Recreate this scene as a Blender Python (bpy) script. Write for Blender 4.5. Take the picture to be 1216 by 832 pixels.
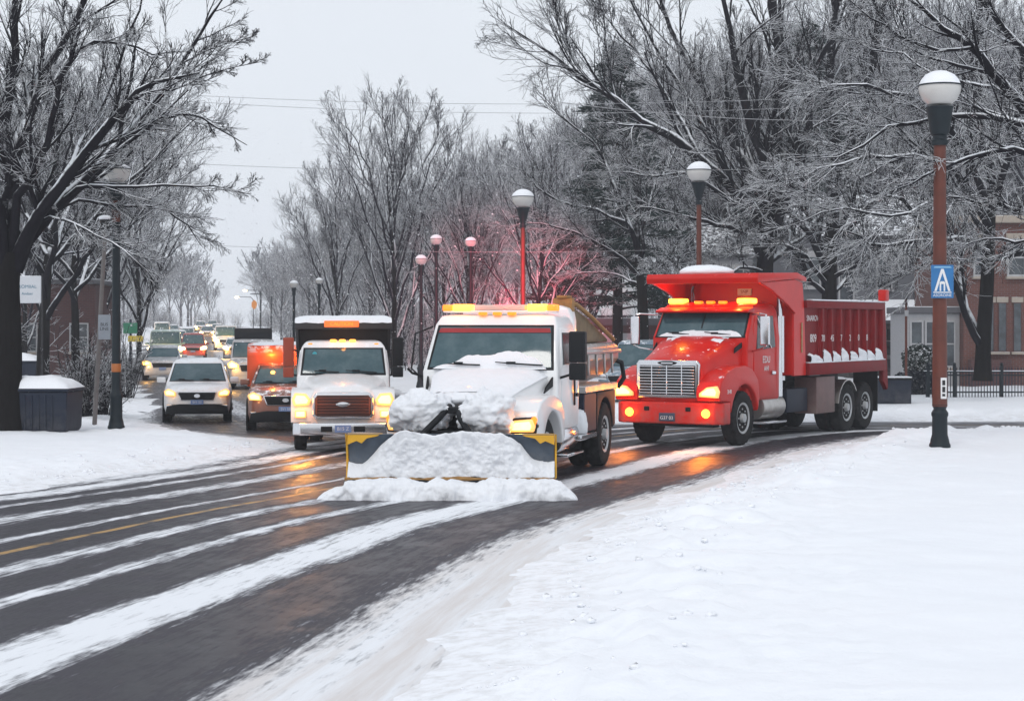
import bpy, bmesh, math, random
import numpy as np
from math import radians as RAD, sin, cos, pi
from mathutils import Vector, Matrix

for _o in list(bpy.data.objects):
    bpy.data.objects.remove(_o)
SC = bpy.context.scene
COL = SC.collection
random.seed(7)
RNG = np.random.default_rng(11)

# ------------------------------------------------------------------ camera
FPX, CX, HY, CAMH = 2200.0, 608.0, 385.0, 2.66      # focal length in photo pixels, principal column, horizon row, eye height
cam = bpy.data.cameras.new('camera')
cam.sensor_width = 36.0
cam.lens = FPX / 1216.0 * 36.0
cam.shift_y = -(416.0 - HY) / 1216.0
cam.clip_end = 3000
camo = bpy.data.objects.new('camera', cam)
COL.objects.link(camo)
camo.location = (0, 0, CAMH)
camo.rotation_euler = (RAD(90), 0, 0)
SC.camera = camo

# ------------------------------------------------------------------ sky, sun, exposure
SUN_EL, SUN_AZ = 42.0, 200.0
wd = bpy.data.worlds.new('World')
SC.world = wd
wd.use_nodes = True
wn, wl = wd.node_tree.nodes, wd.node_tree.links
bg = wn['Background']
sky = wn.new('ShaderNodeTexSky')
sky.sky_type = 'NISHITA'
sky.sun_disc = False
sky.sun_elevation = RAD(SUN_EL)
sky.sun_rotation = RAD(SUN_AZ)
sky.dust_density = 4.0
wmix = wn.new('ShaderNodeMix'); wmix.data_type = 'RGBA'
wmix.inputs['Factor'].default_value = 0.90
wl.new(sky.outputs[0], wmix.inputs['A'])
# an even grey cloud cover, a touch uneven
wno = wn.new('ShaderNodeTexNoise'); wno.inputs['Scale'].default_value = 1.6; wno.inputs['Detail'].default_value = 4
wcr = wn.new('ShaderNodeValToRGB')
wcr.color_ramp.elements[0].position = 0.3; wcr.color_ramp.elements[0].color = (0.81, 0.86, 0.945, 1)
wcr.color_ramp.elements[1].position = 0.7; wcr.color_ramp.elements[1].color = (0.91, 0.945, 0.985, 1)
wsc = wn.new('ShaderNodeVectorMath'); wsc.operation = 'SCALE'; wsc.inputs['Scale'].default_value = 8.6
wl.new(wno.outputs['Fac'], wcr.inputs[0]); wl.new(wcr.outputs[0], wsc.inputs[0]); wl.new(wsc.outputs[0], wmix.inputs['B'])
wl.new(wmix.outputs['Result'], bg.inputs['Color'])
bg.inputs['Strength'].default_value = 0.104

sl = bpy.data.lights.new('sun', 'SUN')
sl.energy = 0.75; sl.angle = RAD(16); sl.color = (1.0, 0.97, 0.93)
so = bpy.data.objects.new('sun', sl)
COL.objects.link(so)
so.rotation_euler = (RAD(90 - SUN_EL), 0, RAD(180 - SUN_AZ))

SC.view_settings.view_transform = 'Standard'
SC.view_settings.look = 'None'
SC.view_settings.gamma = 1.0
SC.view_settings.use_curve_mapping = False
SC.view_settings.exposure = 0.20
SC.cycles.use_denoising = True
SC.cycles.max_bounces = 6
SC.cycles.transparent_max_bounces = 8
SC.cycles.volume_bounces = 1
SC.cycles.sample_clamp_indirect = 4.0
SC.cycles.caustics_reflective = False
SC.cycles.caustics_refractive = False

# ------------------------------------------------------------------ helpers
def smooth01(a, b, x):
    t = np.clip((np.asarray(x, float) - a) / (b - a), 0, 1)
    return t * t * (3 - 2 * t)

def _hash(ix, iy, iz, seed):
    n = (ix.astype(np.int64) * 374761393 + iy.astype(np.int64) * 668265263 + iz.astype(np.int64) * 2147483647 + seed * 974634521) & 0xffffffff
    n = ((n ^ (n >> 13)) * 1274126177) & 0xffffffff
    n = (n ^ (n >> 16)) & 0xffff
    return n / 32767.5 - 1.0

def vnoise(x, y, z=0.0, seed=0):
    x, y, z = np.broadcast_arrays(np.asarray(x, float), np.asarray(y, float), np.asarray(z, float))
    ix, iy, iz = np.floor(x), np.floor(y), np.floor(z)
    fx, fy, fz = x - ix, y - iy, z - iz
    fx = fx * fx * (3 - 2 * fx); fy = fy * fy * (3 - 2 * fy); fz = fz * fz * (3 - 2 * fz)
    r = 0
    for dx in (0, 1):
        for dy in (0, 1):
            for dz in (0, 1):
                w = (fx if dx else 1 - fx) * (fy if dy else 1 - fy) * (fz if dz else 1 - fz)
                r = r + w * _hash(ix + dx, iy + dy, iz + dz, seed)
    return r

def fbm(x, y, z=0.0, oct=4, seed=0):
    r = 0; a = 1.0; f = 1.0
    for k in range(oct):
        r = r + a * vnoise(np.asarray(x) * f + 17.3 * k, np.asarray(y) * f + 5.1 * k, np.asarray(z) * f, seed + k)
        a *= 0.5; f *= 2.03
    return r

def px(x, y, d):
    """photo pixel at depth d -> world point"""
    return ((x - CX) / FPX * d, d, CAMH - (y - HY) / FPX * d)

def link(name, me, parent=None, loc=None, rotz=None):
    o = bpy.data.objects.new(name, me)
    COL.objects.link(o)
    if parent: o.parent = parent
    if loc is not None: o.location = loc
    if rotz is not None: o.rotation_euler = (0, 0, rotz)
    return o

def tag(o, label=None, cat=None, group=None, kind=None):
    if label: o['label'] = label
    if cat: o['category'] = cat
    if group: o['group'] = group
    if kind: o['kind'] = kind
    return o

def thing(name, label, cat, loc=(0, 0, 0), rotz=0.0, group=None):
    o = bpy.data.objects.new(name, None)
    o.empty_display_size = 0.3
    COL.objects.link(o)
    o.location = loc
    o.rotation_euler = (0, 0, rotz)
    return tag(o, label, cat, group)

def copy_tree(o, parent=None):
    c = o.copy(); COL.objects.link(c)
    if parent: c.parent = parent
    for ch in o.children:
        copy_tree(ch, c)
    return c

def mesh_np(name, V, F, mat, k=4):
    """fast mesh from numpy arrays: V (n,3), F (m,k)"""
    me = bpy.data.meshes.new(name)
    V = np.ascontiguousarray(V, np.float32); F = np.ascontiguousarray(F, np.int32)
    me.vertices.add(len(V)); me.vertices.foreach_set('co', V.ravel())
    m, kk = F.shape
    me.loops.add(m * kk); me.loops.foreach_set('vertex_index', F.ravel())
    me.polygons.add(m)
    me.polygons.foreach_set('loop_start', np.arange(0, m * kk, kk, dtype=np.int32))
    me.polygons.foreach_set('use_smooth', np.ones(m, bool))
    me.update(calc_edges=True)
    if mat: me.materials.append(mat)
    return me

class G:
    """collects shapes, then becomes ONE mesh object"""
    def __init__(s):
        s.v = []; s.f = []
    def add(s, vs, fs):
        n = len(s.v)
        s.v += [tuple(map(float, p)) for p in vs]
        s.f += [tuple(int(i) + n for i in f) for f in fs]
        return s
    def box(s, x0, x1, y0, y1, z0, z1):
        return s.add([(x0, y0, z0), (x1, y0, z0), (x1, y1, z0), (x0, y1, z0), (x0, y0, z1), (x1, y0, z1), (x1, y1, z1), (x0, y1, z1)],
                     [(3, 2, 1, 0), (4, 5, 6, 7), (0, 1, 5, 4), (1, 2, 6, 5), (2, 3, 7, 6), (3, 0, 4, 7)])
    def prism(s, poly, axis, a0, a1):
        """poly in the two other axes (in x,y,z order), extruded from a0 to a1"""
        n = len(poly)
        def mk(p, a):
            return (a, p[0], p[1]) if axis == 'x' else (p[0], a, p[1]) if axis == 'y' else (p[0], p[1], a)
        vs = [mk(p, a0) for p in poly] + [mk(p, a1) for p in poly]
        fs = [tuple(range(n))[::-1], tuple(range(n, 2 * n))]
        for i in range(n):
            j = (i + 1) % n
            fs.append((i, j, n + j, n + i))
        return s.add(vs, fs)
    def loft(s, rings, closed=True, cap=True):
        n = len(rings[0]); vs = [p for r in rings for p in r]; fs = []
        for k in range(len(rings) - 1):
            for i in range(n if closed else n - 1):
                j = (i + 1) % n
                fs.append((k * n + i, k * n + j, (k + 1) * n + j, (k + 1) * n + i))
        if cap and closed:
            fs.append(tuple(range(n))[::-1]); fs.append(tuple(range((len(rings) - 1) * n, len(rings) * n)))
        return s.add(vs, fs)
    def zloft(s, rows):
        """rows of (z, x0, x1, y0, y1): a box-like body that changes with height"""
        return s.loft([[(x0, y0, z), (x1, y0, z), (x1, y1, z), (x0, y1, z)] for z, x0, x1, y0, y1 in rows])
    def cyl(s, p0, p1, r, r2=None, n=16):
        return s.tube([p0, p1], [r, r if r2 is None else r2], n)
    def tube(s, pts, r, n=8):
        P = [Vector(p) for p in pts]
        if not hasattr(r, '__len__'): r = [r] * len(P)
        rings = []; up = None
        for i, p in enumerate(P):
            t = (P[min(i + 1, len(P) - 1)] - P[max(i - 1, 0)]).normalized()
            if up is None:
                up = Vector((0, 0, 1)) if abs(t.z) < 0.9 else Vector((1, 0, 0))
            u = t.cross(up)
            if u.length < 1e-4: u = t.cross(Vector((0, 1, 0.1)))
            u.normalize(); w = u.cross(t).normalized(); up = w
            rings.append([p + (u * cos(2 * pi * k / n) + w * sin(2 * pi * k / n)) * r[i] for k in range(n)])
        return s.loft(rings)
    def lathe(s, prof, c=(0, 0, 0), axis='z', n=24, wob=None):
        """prof: (radius, along); closed at the ends when radius is 0"""
        rings = []
        for q, (r, a) in enumerate(prof):
            ring = []
            for k in range(n):
                t = 2 * pi * k / n; rr = max(r, 1e-4)
                if wob: rr *= wob(q, k)
                u, w = rr * cos(t), rr * sin(t)
                p = (a, u, w) if axis == 'x' else (w, a, u) if axis == 'y' else (u, w, a)
                ring.append((c[0] + p[0], c[1] + p[1], c[2] + p[2]))
            rings.append(ring)
        return s.loft(rings)
    def slab(s, quad, t):
        """a polygon given thickness t against its normal"""
        Q = [Vector(q) for q in quad]
        nrm = (Q[1] - Q[0]).cross(Q[-1] - Q[0]).normalized()
        n = len(Q)
        return s.add(list(Q) + [q - nrm * t for q in Q],
                     [tuple(range(n)), tuple(range(n, 2 * n))[::-1]] + [((i + 1) % n, i, n + i, n + (i + 1) % n) for i in range(n)])
    def ell(s, c, r, nu=14, nv=9):
        prof = [(sin(pi * i / nv), -cos(pi * i / nv)) for i in range(nv + 1)]
        rings = [[(c[0] + r[0] * max(a, 1e-3) * cos(2 * pi * k / nu), c[1] + r[1] * max(a, 1e-3) * sin(2 * pi * k / nu), c[2] + r[2] * b) for k in range(nu)] for a, b in prof]
        return s.loft(rings)
    def blob(s, c, r, amp=0.12, fr=3.0, nu=44, nv=26, seed=0, flat=None):
        """lumpy heap: noise displaced ellipsoid; flat cuts it off below"""
        th = np.linspace(0, pi, nv + 1)[:, None]; ph = np.linspace(0, 2 * pi, nu, endpoint=False)[None, :]
        X = np.sin(th) * np.cos(ph); Y = np.sin(th) * np.sin(ph); Z = -np.cos(th) + 0 * ph
        n = 1 + amp * fbm(X * fr * r[0] + 3, Y * fr * r[1] + 7, Z * fr * r[2], 4, seed) + amp * .22 * fbm(X * r[0] * 22, Y * r[1] * 22, Z * r[2] * 22, 3, seed + 5)
        X = c[0] + r[0] * X * n; Y = c[1] + r[1] * Y * n; Z = c[2] + r[2] * Z * n
        if flat is not None: Z = np.maximum(Z, flat)
        return s.loft([[(X[i, j], Y[i, j], Z[i, j]) for j in range(nu)] for i in range(nv + 1)])
    def obj(s, name, mat, parent=None, bevel=0.0, seg=2, ang=38, loc=None, rotz=None):
        me = bpy.data.meshes.new(name)
        me.from_pydata(s.v, [], s.f)
        bm = bmesh.new(); bm.from_mesh(me)
        bmesh.ops.recalc_face_normals(bm, faces=bm.faces)
        if bevel > 0:
            es = [e for e in bm.edges if len(e.link_faces) == 2 and e.calc_face_angle(0) > RAD(28)]
            bmesh.ops.bevel(bm, geom=es, offset=bevel, segments=seg, profile=0.6, affect='EDGES', clamp_overlap=True)
        bm.to_mesh(me); bm.free()
        me.polygons.foreach_set('use_smooth', np.ones(len(me.polygons), bool))
        me.set_sharp_from_angle(angle=RAD(ang))
        if isinstance(mat, (list, tuple)):
            for m in mat: me.materials.append(m)
        else:
            me.materials.append(mat)
        return link(name, me, parent, loc, rotz)

# ------------------------------------------------------------------ materials
def NT(name):
    m = bpy.data.materials.new(name); m.use_nodes = True
    nt = m.node_tree
    return m, nt.nodes, nt.links, nt.nodes['Principled BSDF']

def mixc(n, l, fac, a, b):
    m = n.new('ShaderNodeMix'); m.data_type = 'RGBA'
    for sock, v in (('Factor', fac), ('A', a), ('B', b)):
        if hasattr(v, 'is_output'): l.new(v, m.inputs[sock])
        else: m.inputs[sock].default_value = v if sock == 'Factor' else (*v, 1) if len(v) == 3 else v
    return m.outputs['Result']

def mth(n, l, op, a, b=None, c=None, clamp=False):
    m = n.new('ShaderNodeMath'); m.operation = op; m.use_clamp = clamp
    for i, v in enumerate((a, b, c)):
        if v is None: continue
        if hasattr(v, 'is_output'): l.new(v, m.inputs[i])
        else: m.inputs[i].default_value = v
    return m.outputs[0]

def sstep(n, l, x, a, b):
    m = n.new('ShaderNodeMapRange'); m.interpolation_type = 'SMOOTHSTEP'
    l.new(x, m.inputs[0]); m.inputs[1].default_value = a; m.inputs[2].default_value = b
    return m.outputs[0]

def noise(n, l, scale, detail=4, vec=None, rough=0.55, dist=0.0):
    t = n.new('ShaderNodeTexNoise'); t.inputs['Scale'].default_value = scale; t.inputs['Detail'].default_value = detail
    t.inputs['Roughness'].default_value = rough; t.inputs['Distortion'].default_value = dist
    if vec is not None: l.new(vec, t.inputs['Vector'])
    return t.outputs['Fac']

def bump(n, l, bs, h, strength=0.4, dist=0.02):
    b = n.new('ShaderNodeBump'); b.inputs['Strength'].default_value = strength; b.inputs['Distance'].default_value = dist
    l.new(h, b.inputs['Height']); l.new(b.outputs[0], bs.inputs['Normal'])

def objco(n):
    return n.new('ShaderNodeTexCoord').outputs['Object']

SNOWC = (0.86, 0.885, 0.92)

def mat_plain(name, col, rough=0.5, metal=0.0, vary=0.12, scale=6.0, snow=0.0, grime=0.0, gh=1.0, coat=0.0, gcol=(0.30, 0.28, 0.26), spec=0.5, bmp=0.0):
    """painted or bare surface: slight tone variation, salt grime low down, snow lying on faces that look up"""
    m, n, l, b = NT(name)
    co = objco(n)
    nz = noise(n, l, scale, 5, co)
    c = mixc(n, l, nz, tuple(x * (1 - vary) for x in col), tuple(min(1, x * (1 + vary)) for x in col))
    if grime > 0:
        sx = n.new('ShaderNodeSeparateXYZ'); l.new(co, sx.inputs[0])
        low = sstep(n, l, sx.outputs['Z'], gh, 0.2)
        g = mth(n, l, 'MULTIPLY', low, sstep(n, l, noise(n, l, 3.5, 6, co, 0.7), 0.34, 0.7))
        c = mixc(n, l, mth(n, l, 'MULTIPLY', g, grime), c, gcol)
        r = mth(n, l, 'MULTIPLY_ADD', g, 0.4, rough, clamp=True)
        l.new(r, b.inputs['Roughness'])
    else:
        b.inputs['Roughness'].default_value = rough
    if snow > 0:
        ge = n.new('ShaderNodeNewGeometry'); sp = n.new('ShaderNodeSeparateXYZ'); l.new(ge.outputs['Normal'], sp.inputs[0])
        s = mth(n, l, 'MULTIPLY', sstep(n, l, sp.outputs['Z'], 0.45, 0.8), sstep(n, l, noise(n, l, 5.0, 6, co, 0.75), 0.62 - 0.4 * snow, 0.72 - 0.4 * snow))
        c = mixc(n, l, s, c, SNOWC)
    l.new(c, b.inputs['Base Color'])
    b.inputs['Metallic'].default_value = metal
    b.inputs['Specular IOR Level'].default_value = spec
    if coat: b.inputs['Coat Weight'].default_value = coat; b.inputs['Coat Roughness'].default_value = 0.12
    if bmp: bump(n, l, b, noise(n, l, scale * 8, 4, co), 0.5, bmp)
    return m

def mat_emit(name, col, strength, base=(0.8, 0.5, 0.1)):
    m, n, l, b = NT(name)
    co = objco(n)
    b.inputs['Base Color'].default_value = (*base, 1); b.inputs['Roughness'].default_value = 0.15
    c = mixc(n, l, noise(n, l, 22, 2, co), tuple(x * 0.7 for x in col), col)
    l.new(c, b.inputs['Emission Color']); b.inputs['Emission Strength'].default_value = strength
    return m

def mat_glass(name, tint=(0.035, 0.06, 0.07), frost=0.25, rough=0.06):
    m, n, l, b = NT(name)
    co = objco(n)
    f = mth(n, l, 'MULTIPLY', sstep(n, l, noise(n, l, 2.2, 5, co, 0.6), 0.35, 0.75), frost)
    l.new(mixc(n, l, f, tint, (0.30, 0.38, 0.41)), b.inputs['Base Color'])
    l.new(mth(n, l, 'MULTIPLY_ADD', f, 0.5, rough), b.inputs['Roughness'])
    b.inputs['IOR'].default_value = 1.55
    b.inputs['Specular IOR Level'].default_value = 0.6
    return m

def mat_snow(name='snow', bscale=9.0, bstr=0.35, dirt=0.0, dist=0.03):
    m, n, l, b = NT(name)
    co = n.new('ShaderNodeTexCoord').outputs['Object']
    c = mixc(n, l, noise(n, l, 0.6, 5, co), (0.83, 0.86, 0.905), (0.885, 0.90, 0.93))
    if dirt:
        d = sstep(n, l, noise(n, l, 7.0, 8, co, 0.72), 0.56, 0.74)
        c = mixc(n, l, mth(n, l, 'MULTIPLY', d, dirt), c, (0.40, 0.38, 0.36))
    l.new(c, b.inputs['Base Color'])
    b.inputs['Roughness'].default_value = 0.65
    b.inputs['Specular IOR Level'].default_value = 0.25
    bump(n, l, b, mth(n, l, 'MULTIPLY_ADD', noise(n, l, bscale * 6, 4, co), 0.4, noise(n, l, bscale, 6, co, 0.6)), bstr, dist)
    return m

def mat_bark(name, col=(0.028, 0.024, 0.022), snow=0.8, lo=0.2, hi=0.6, nscale=2.0):
    """bark with snow caught on everything that faces up"""
    m, n, l, b = NT(name)
    co = objco(n)
    mp = n.new('ShaderNodeMapping'); mp.inputs['Scale'].default_value = (9, 9, 1.6); l.new(co, mp.inputs[0])
    bk = noise(n, l, 2.4, 6, mp.outputs[0], 0.7)
    c = mixc(n, l, bk, tuple(x * 0.45 for x in col), tuple(x * 1.9 for x in col))
    ge = n.new('ShaderNodeNewGeometry'); sp = n.new('ShaderNodeSeparateXYZ'); l.new(ge.outputs['Normal'], sp.inputs[0])
    nzv = mth(n, l, 'MULTIPLY_ADD', mth(n, l, 'SUBTRACT', noise(n, l, nscale, 5, co, 0.7), 0.5), 1.1, sp.outputs['Z'])
    s = mth(n, l, 'MULTIPLY', sstep(n, l, nzv, lo, hi), snow)
    l.new(mixc(n, l, s, c, SNOWC), b.inputs['Base Color'])
    b.inputs['Roughness'].default_value = 0.9; b.inputs['Specular IOR Level'].default_value = 0.05
    bump(n, l, b, bk, 0.6, 0.02)
    return m

M = {}
M['snow'] = mat_snow('snow', 5.0, 0.35)
M['snow_bank'] = mat_snow('snow_heap', 6.0, 0.6, 0.25)
M['clump'] = mat_snow('snow_clump', 13.0, 0.7, 0.22, 0.04)
M['white'] = mat_plain('white_paint', (0.78, 0.79, 0.80), 0.3, 0, 0.04, 3, 0.25, 0.55, 1.3, 0.4)
M['white2'] = mat_plain('white_paint_plain', (0.78, 0.79, 0.80), 0.3, 0, 0.04, 3, 0.0, 0.45, 1.0, 0.4)
M['red'] = mat_plain('red_paint', (0.56, 0.010, 0.005), 0.36, 0, 0.16, 2.5, 0.10, 0.75, 1.35, 0.12, (0.27, 0.15, 0.135), .25)
M['red_box'] = mat_plain('worn_red_steel', (0.175, 0.004, 0.006), 0.5, 0, 0.35, 3.5, 0.1, 0.18, 2.2, 0.0, (0.22, 0.10, 0.095), .12)
M['orange'] = mat_plain('orange_paint', (0.68, 0.085, 0.01), 0.4, 0, 0.1, 3, 0.4)
M['black'] = mat_plain('black_plastic', (0.008, 0.009, 0.011), 0.5, 0, 0.2, 8, spec=.18)
M['dark'] = mat_plain('dark_steel', (0.012, 0.013, 0.016), 0.55, 0.0, 0.3, 6, 0.08, 0.12, 0.9, spec=.2)
M['navy'] = mat_plain('dark_blue_steel', (0.008, 0.014, 0.030), 0.5, 0.0, 0.25, 4, 0.1, 0.18, 0.8, spec=.25)
M['rubber'] = mat_plain('tyre_rubber', (0.012, 0.012, 0.013), 0.75, 0, 0.3, 12, 0.0, 0.12, 1.0, 0, (0.24, 0.23, 0.22), .12)
M['chrome'] = mat_plain('chrome', (0.72, 0.73, 0.75), 0.16, 1.0, 0.08, 5)
M['steel'] = mat_plain('stainless', (0.52, 0.50, 0.48), 0.3, 0.9, 0.16, 4, 0.3, 0.4, 2.0)
M['rim'] = mat_plain('pale_rim', (0.52, 0.54, 0.56), 0.45, 0.3, 0.15, 6, 0, 0.4, 1.4)
M['glass'] = mat_glass('windscreen', (0.018, 0.062, 0.078), 0.16, 0.06)
M['sideglass'] = mat_glass('side_glass', (0.016, 0.02, 0.023), 0.12)
M['yellow'] = mat_plain('plow_yellow', (0.75, 0.40, 0.02), 0.45, 0, 0.2, 5, 0.1, 0.2, 0.6)
M['gold'] = mat_plain('rusty_edge', (0.30, 0.16, 0.045), 0.6, 0.2, 0.5, 14)
M['tan'] = mat_plain('tan_tarp', (0.17, 0.12, 0.062), 0.65, 0, 0.55, 5, 0.25)
M['plate'] = mat_plain('plate_blue', (0.16, 0.24, 0.45), 0.4, 0, 0.3, 30)
M['plate_dark'] = mat_plain('plate_slate', (0.05, 0.07, 0.12), 0.4, 0, 0.3, 30)
M['letter'] = mat_plain('white_letter', (0.72, 0.72, 0.72), 0.5, 0, 0.2, 40)
M['blueprint'] = mat_plain('blue_letter', (0.05, 0.16, 0.24), 0.5, 0, 0.2, 40)
M['head'] = mat_emit('headlight_warm', (1.0, 0.66, 0.17), 4.6)
M['head_far'] = mat_emit('headlight_far', (1.0, 0.72, 0.30), 14.0)
M['amber'] = mat_emit('amber_beacon', (1.0, 0.21, 0.008), 1.9, (.5, .15, .03))
M['amber_hot'] = mat_emit('amber_beacon_hot', (1.0, 0.42, 0.05), 4.2, (.5, .15, .03))
M['marker'] = mat_emit('amber_marker', (1.0, 0.25, 0.008), 1.5, (.5, .15, .03))
M['signal'] = mat_emit('orange_panel', (1.0, 0.13, 0.015), 1.1, (.5, .12, .03))
M['lens'] = mat_emit('warm_lens', (1.0, 0.42, 0.06), 1.15, (.5, .42, .3))
M['pole_dark'] = mat_plain('dark_green_iron', (0.007, 0.014, 0.019), 0.5, 0.0, 0.3, 5, 0.06, spec=.25)
M['pole_rust'] = mat_plain('rusty_red_pole', (0.105, 0.022, 0.010), 0.5, 0.1, 0.55, 3.0, 0.05)
M['globe'] = mat_plain('opal_globe', (0.56, 0.55, 0.53), 0.25, 0, 0.05, 3)
M['bark'] = mat_bark('bark', (0.008, 0.007, 0.007), 0.9, 0.34, 0.62, 1.6)
M['twig'] = mat_bark('twig', (0.008, 0.007, 0.010), 0.95, 0.22, 0.55, 1.6)
M['twig_far'] = mat_bark('twig_far', (0.014, 0.011, 0.018), 0.9, 0.04, 0.46, 1.0)  # snowier and paler than near twigs: haze fade put into the colour
# ------------------------------------------------------------------ roads and terrain
def rise(y):
    """the street climbs gently in the distance"""
    return 2.0 * smooth01(110, 400, y)

def spline(P, n):
    P = np.array(P, float); s = np.r_[0, np.cumsum(np.hypot(*np.diff(P, axis=0).T))]
    m = len(P); t = np.linspace(0, m - 1, n); i = np.clip(np.floor(t).astype(int), 0, m - 2); f = (t - i)[:, None]
    Q = np.vstack([2 * P[0] - P[1], P, 2 * P[-1] - P[-2]])
    a, b, c, d = Q[i], Q[i + 1], Q[i + 2], Q[i + 3]
    return 0.5 * ((2 * b) + (c - a) * f + (2 * a - 5 * b + 4 * c - d) * f ** 2 + (3 * b - a - 3 * c + d) * f ** 3)

A_R = spline([(-5.0, -8), (-2.3, 3), (-.65, 13.1), (.95, 22.9), (2.75, 28.5), (4.45, 33.5), (6.6, 39), (8.1, 42.2), (9.7, 44.6), (12, 45.9), (16, 46.4), (30, 46.8), (70, 47)], 240)
A_L = spline([(-19, -4), (-15.8, 6), (-12.2, 17), (-9.2, 26.5), (-7.9, 30.2), (-6.3, 35), (-5.0, 40.5), (-2.2, 45.5), (1.5, 49.6), (6, 50.6), (11, 51), (30, 51.2), (70, 51.4)], 240)
B_L = spline([(-4.9, 39.0), (-5.3, 41.5), (-6.8, 43.9), (-8.7, 46.7), (-10.3, 51), (-13.2, 65), (-20.8, 97), (-28.3, 130), (-45, 230), (-72, 420), (-96, 620)], 240)
B_R = spline([(2.0, 40.0), (2.8, 42), (3.4, 45), (3.2, 48.5), (1.6, 54), (-2.0, 66), (-9.5, 98), (-17, 131), (-33.6, 231), (-60, 422), (-84, 622)], 240)

def poly_dist(X, Y, poly):
    """distance to the outline and inside flag"""
    d2 = np.full(X.shape, 1e9); ins = np.zeros(X.shape, bool)
    P = np.asarray(poly); Q = np.roll(P, -1, axis=0)
    for (x0, y0), (x1, y1) in zip(P, Q):
        dx, dy = x1 - x0, y1 - y0; L = dx * dx + dy * dy + 1e-9
        t = np.clip(((X - x0) * dx + (Y - y0) * dy) / L, 0, 1)
        d2 = np.minimum(d2, (X - x0 - t * dx) ** 2 + (Y - y0 - t * dy) ** 2)
        c = ((y0 > Y) != (y1 > Y))
        xi = x0 + (Y - y0) * dx / (dy if abs(dy) > 1e-9 else 1e-9)
        ins ^= c & (X < xi)
    return np.sqrt(d2), ins

POLY_A = np.vstack([A_R[::3], A_L[::-3]]); POLY_B = np.vstack([B_R[::3], B_L[::-3]])

def ground_z(X, Y):
    X = np.asarray(X, float); Y = np.asarray(Y, float)
    sh = X.shape; X = X.ravel(); Y = Y.ravel()
    dA, iA = poly_dist(X, Y, POLY_A); dB, iB = poly_dist(X, Y, POLY_B)
    sd = np.where(iA | iB, -np.where(iA & iB, np.maximum(dA, dB), np.where(iA, dA, dB)), np.minimum(dA, dB))
    w = sd + 0.28 * fbm(X * 0.9, Y * 0.9, 0, 4, 3)                      # ragged plough edge
    far = smooth01(60, 120, Y)
    z = -0.03 + 0.06 * smooth01(-0.5, 0.15, w) + np.where(X < -2, 0.10, 0.16) * smooth01(0.0, 1.7, w)
    berm = np.exp(-((w - 1.25) / 0.75) ** 2)
    z += berm * (0.06 + 0.09 * fbm(X * 1.7, Y * 1.7, 0, 4, 5)) * (1 - far) * np.where(X < -2, 0.45, 1.0)
    z += smooth01(0.2, 1.0, w) * (1 - smooth01(2.2, 4.5, w)) * 0.035 * fbm(X * 6, Y * 6, 0, 3, 8) * (1 - far)
    z += smooth01(1.5, 4, w) * (0.05 * fbm(X * 0.35, Y * 0.35, 0, 3, 9) + 0.012 * fbm(X * 2.2, Y * 2.2, 0, 3, 13))
    # a heap thrown up where the plough turns the corner
    z += 0.20 * np.exp(-((X - 8.4) / 1.5) ** 2 - ((Y - 40.2) / 1.1) ** 2) * smooth01(0.2, 1.0, w) * (1 + 0.4 * fbm(X * 1.6, Y * 1.6, 0, 3, 21))
    return (z + rise(Y)).reshape(sh)

def gz(x, y):
    return float(ground_z(np.array([x]), np.array([y]))[0])

def grid_mesh(name, xs, ys, fz, mat, kind='structure', skip=None):
    X, Y = np.meshgrid(xs, ys)
    Z = fz(X, Y)
    ny, nx = X.shape
    V = np.stack([X, Y, Z], -1).reshape(-1, 3)
    i = np.arange(ny * nx).reshape(ny, nx)
    F = np.stack([i[:-1, :-1], i[:-1, 1:], i[1:, 1:], i[1:, :-1]], -1).reshape(-1, 4)
    if skip is not None:
        c = V[F].mean(1); F = F[~skip(c)]
    o = link(name, mesh_np(name, V, F, mat)); tag(o, kind=kind)
    return o

def mat_ground():
    m, n, l, b = NT('ground_snow')
    co = objco(n)
    c = mixc(n, l, noise(n, l, 0.35, 5, co), (0.84, 0.87, 0.915), (0.89, 0.905, 0.935))
    at = n.new('ShaderNodeAttribute'); at.attribute_name = 'edge'
    nz = noise(n, l, 5.0, 8, co, 0.75)
    d = mth(n, l, 'MULTIPLY', at.outputs['Fac'], sstep(n, l, nz, 0.42, 0.66))
    c = mixc(n, l, mth(n, l, 'MULTIPLY', d, 0.45), c, (0.50, 0.48, 0.46))
    l.new(c, b.inputs['Base Color'])
    b.inputs['Roughness'].default_value = 0.62; b.inputs['Specular IOR Level'].default_value = 0.25
    h = mth(n, l, 'MULTIPLY_ADD', noise(n, l, 22, 4, co), 0.25, noise(n, l, 4.5, 6, co, 0.6))
    bump(n, l, b, h, 0.3, 0.05)
    return m

def edge_attr(o, w0=-0.4, w1=1.2):
    me = o.data
    v = np.empty(len(me.vertices) * 3, np.float32); me.vertices.foreach_get('co', v); v = v.reshape(-1, 3)
    dA, iA = poly_dist(v[:, 0], v[:, 1], POLY_A); dB, iB = poly_dist(v[:, 0], v[:, 1], POLY_B)
    d = np.where(iA | iB, 0, np.minimum(dA, dB))
    e = (1 - smooth01(0.1, 1.3, d)).astype(np.float32)
    at = me.attributes.new('edge', 'FLOAT', 'POINT'); at.data.foreach_set('value', e)

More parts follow.
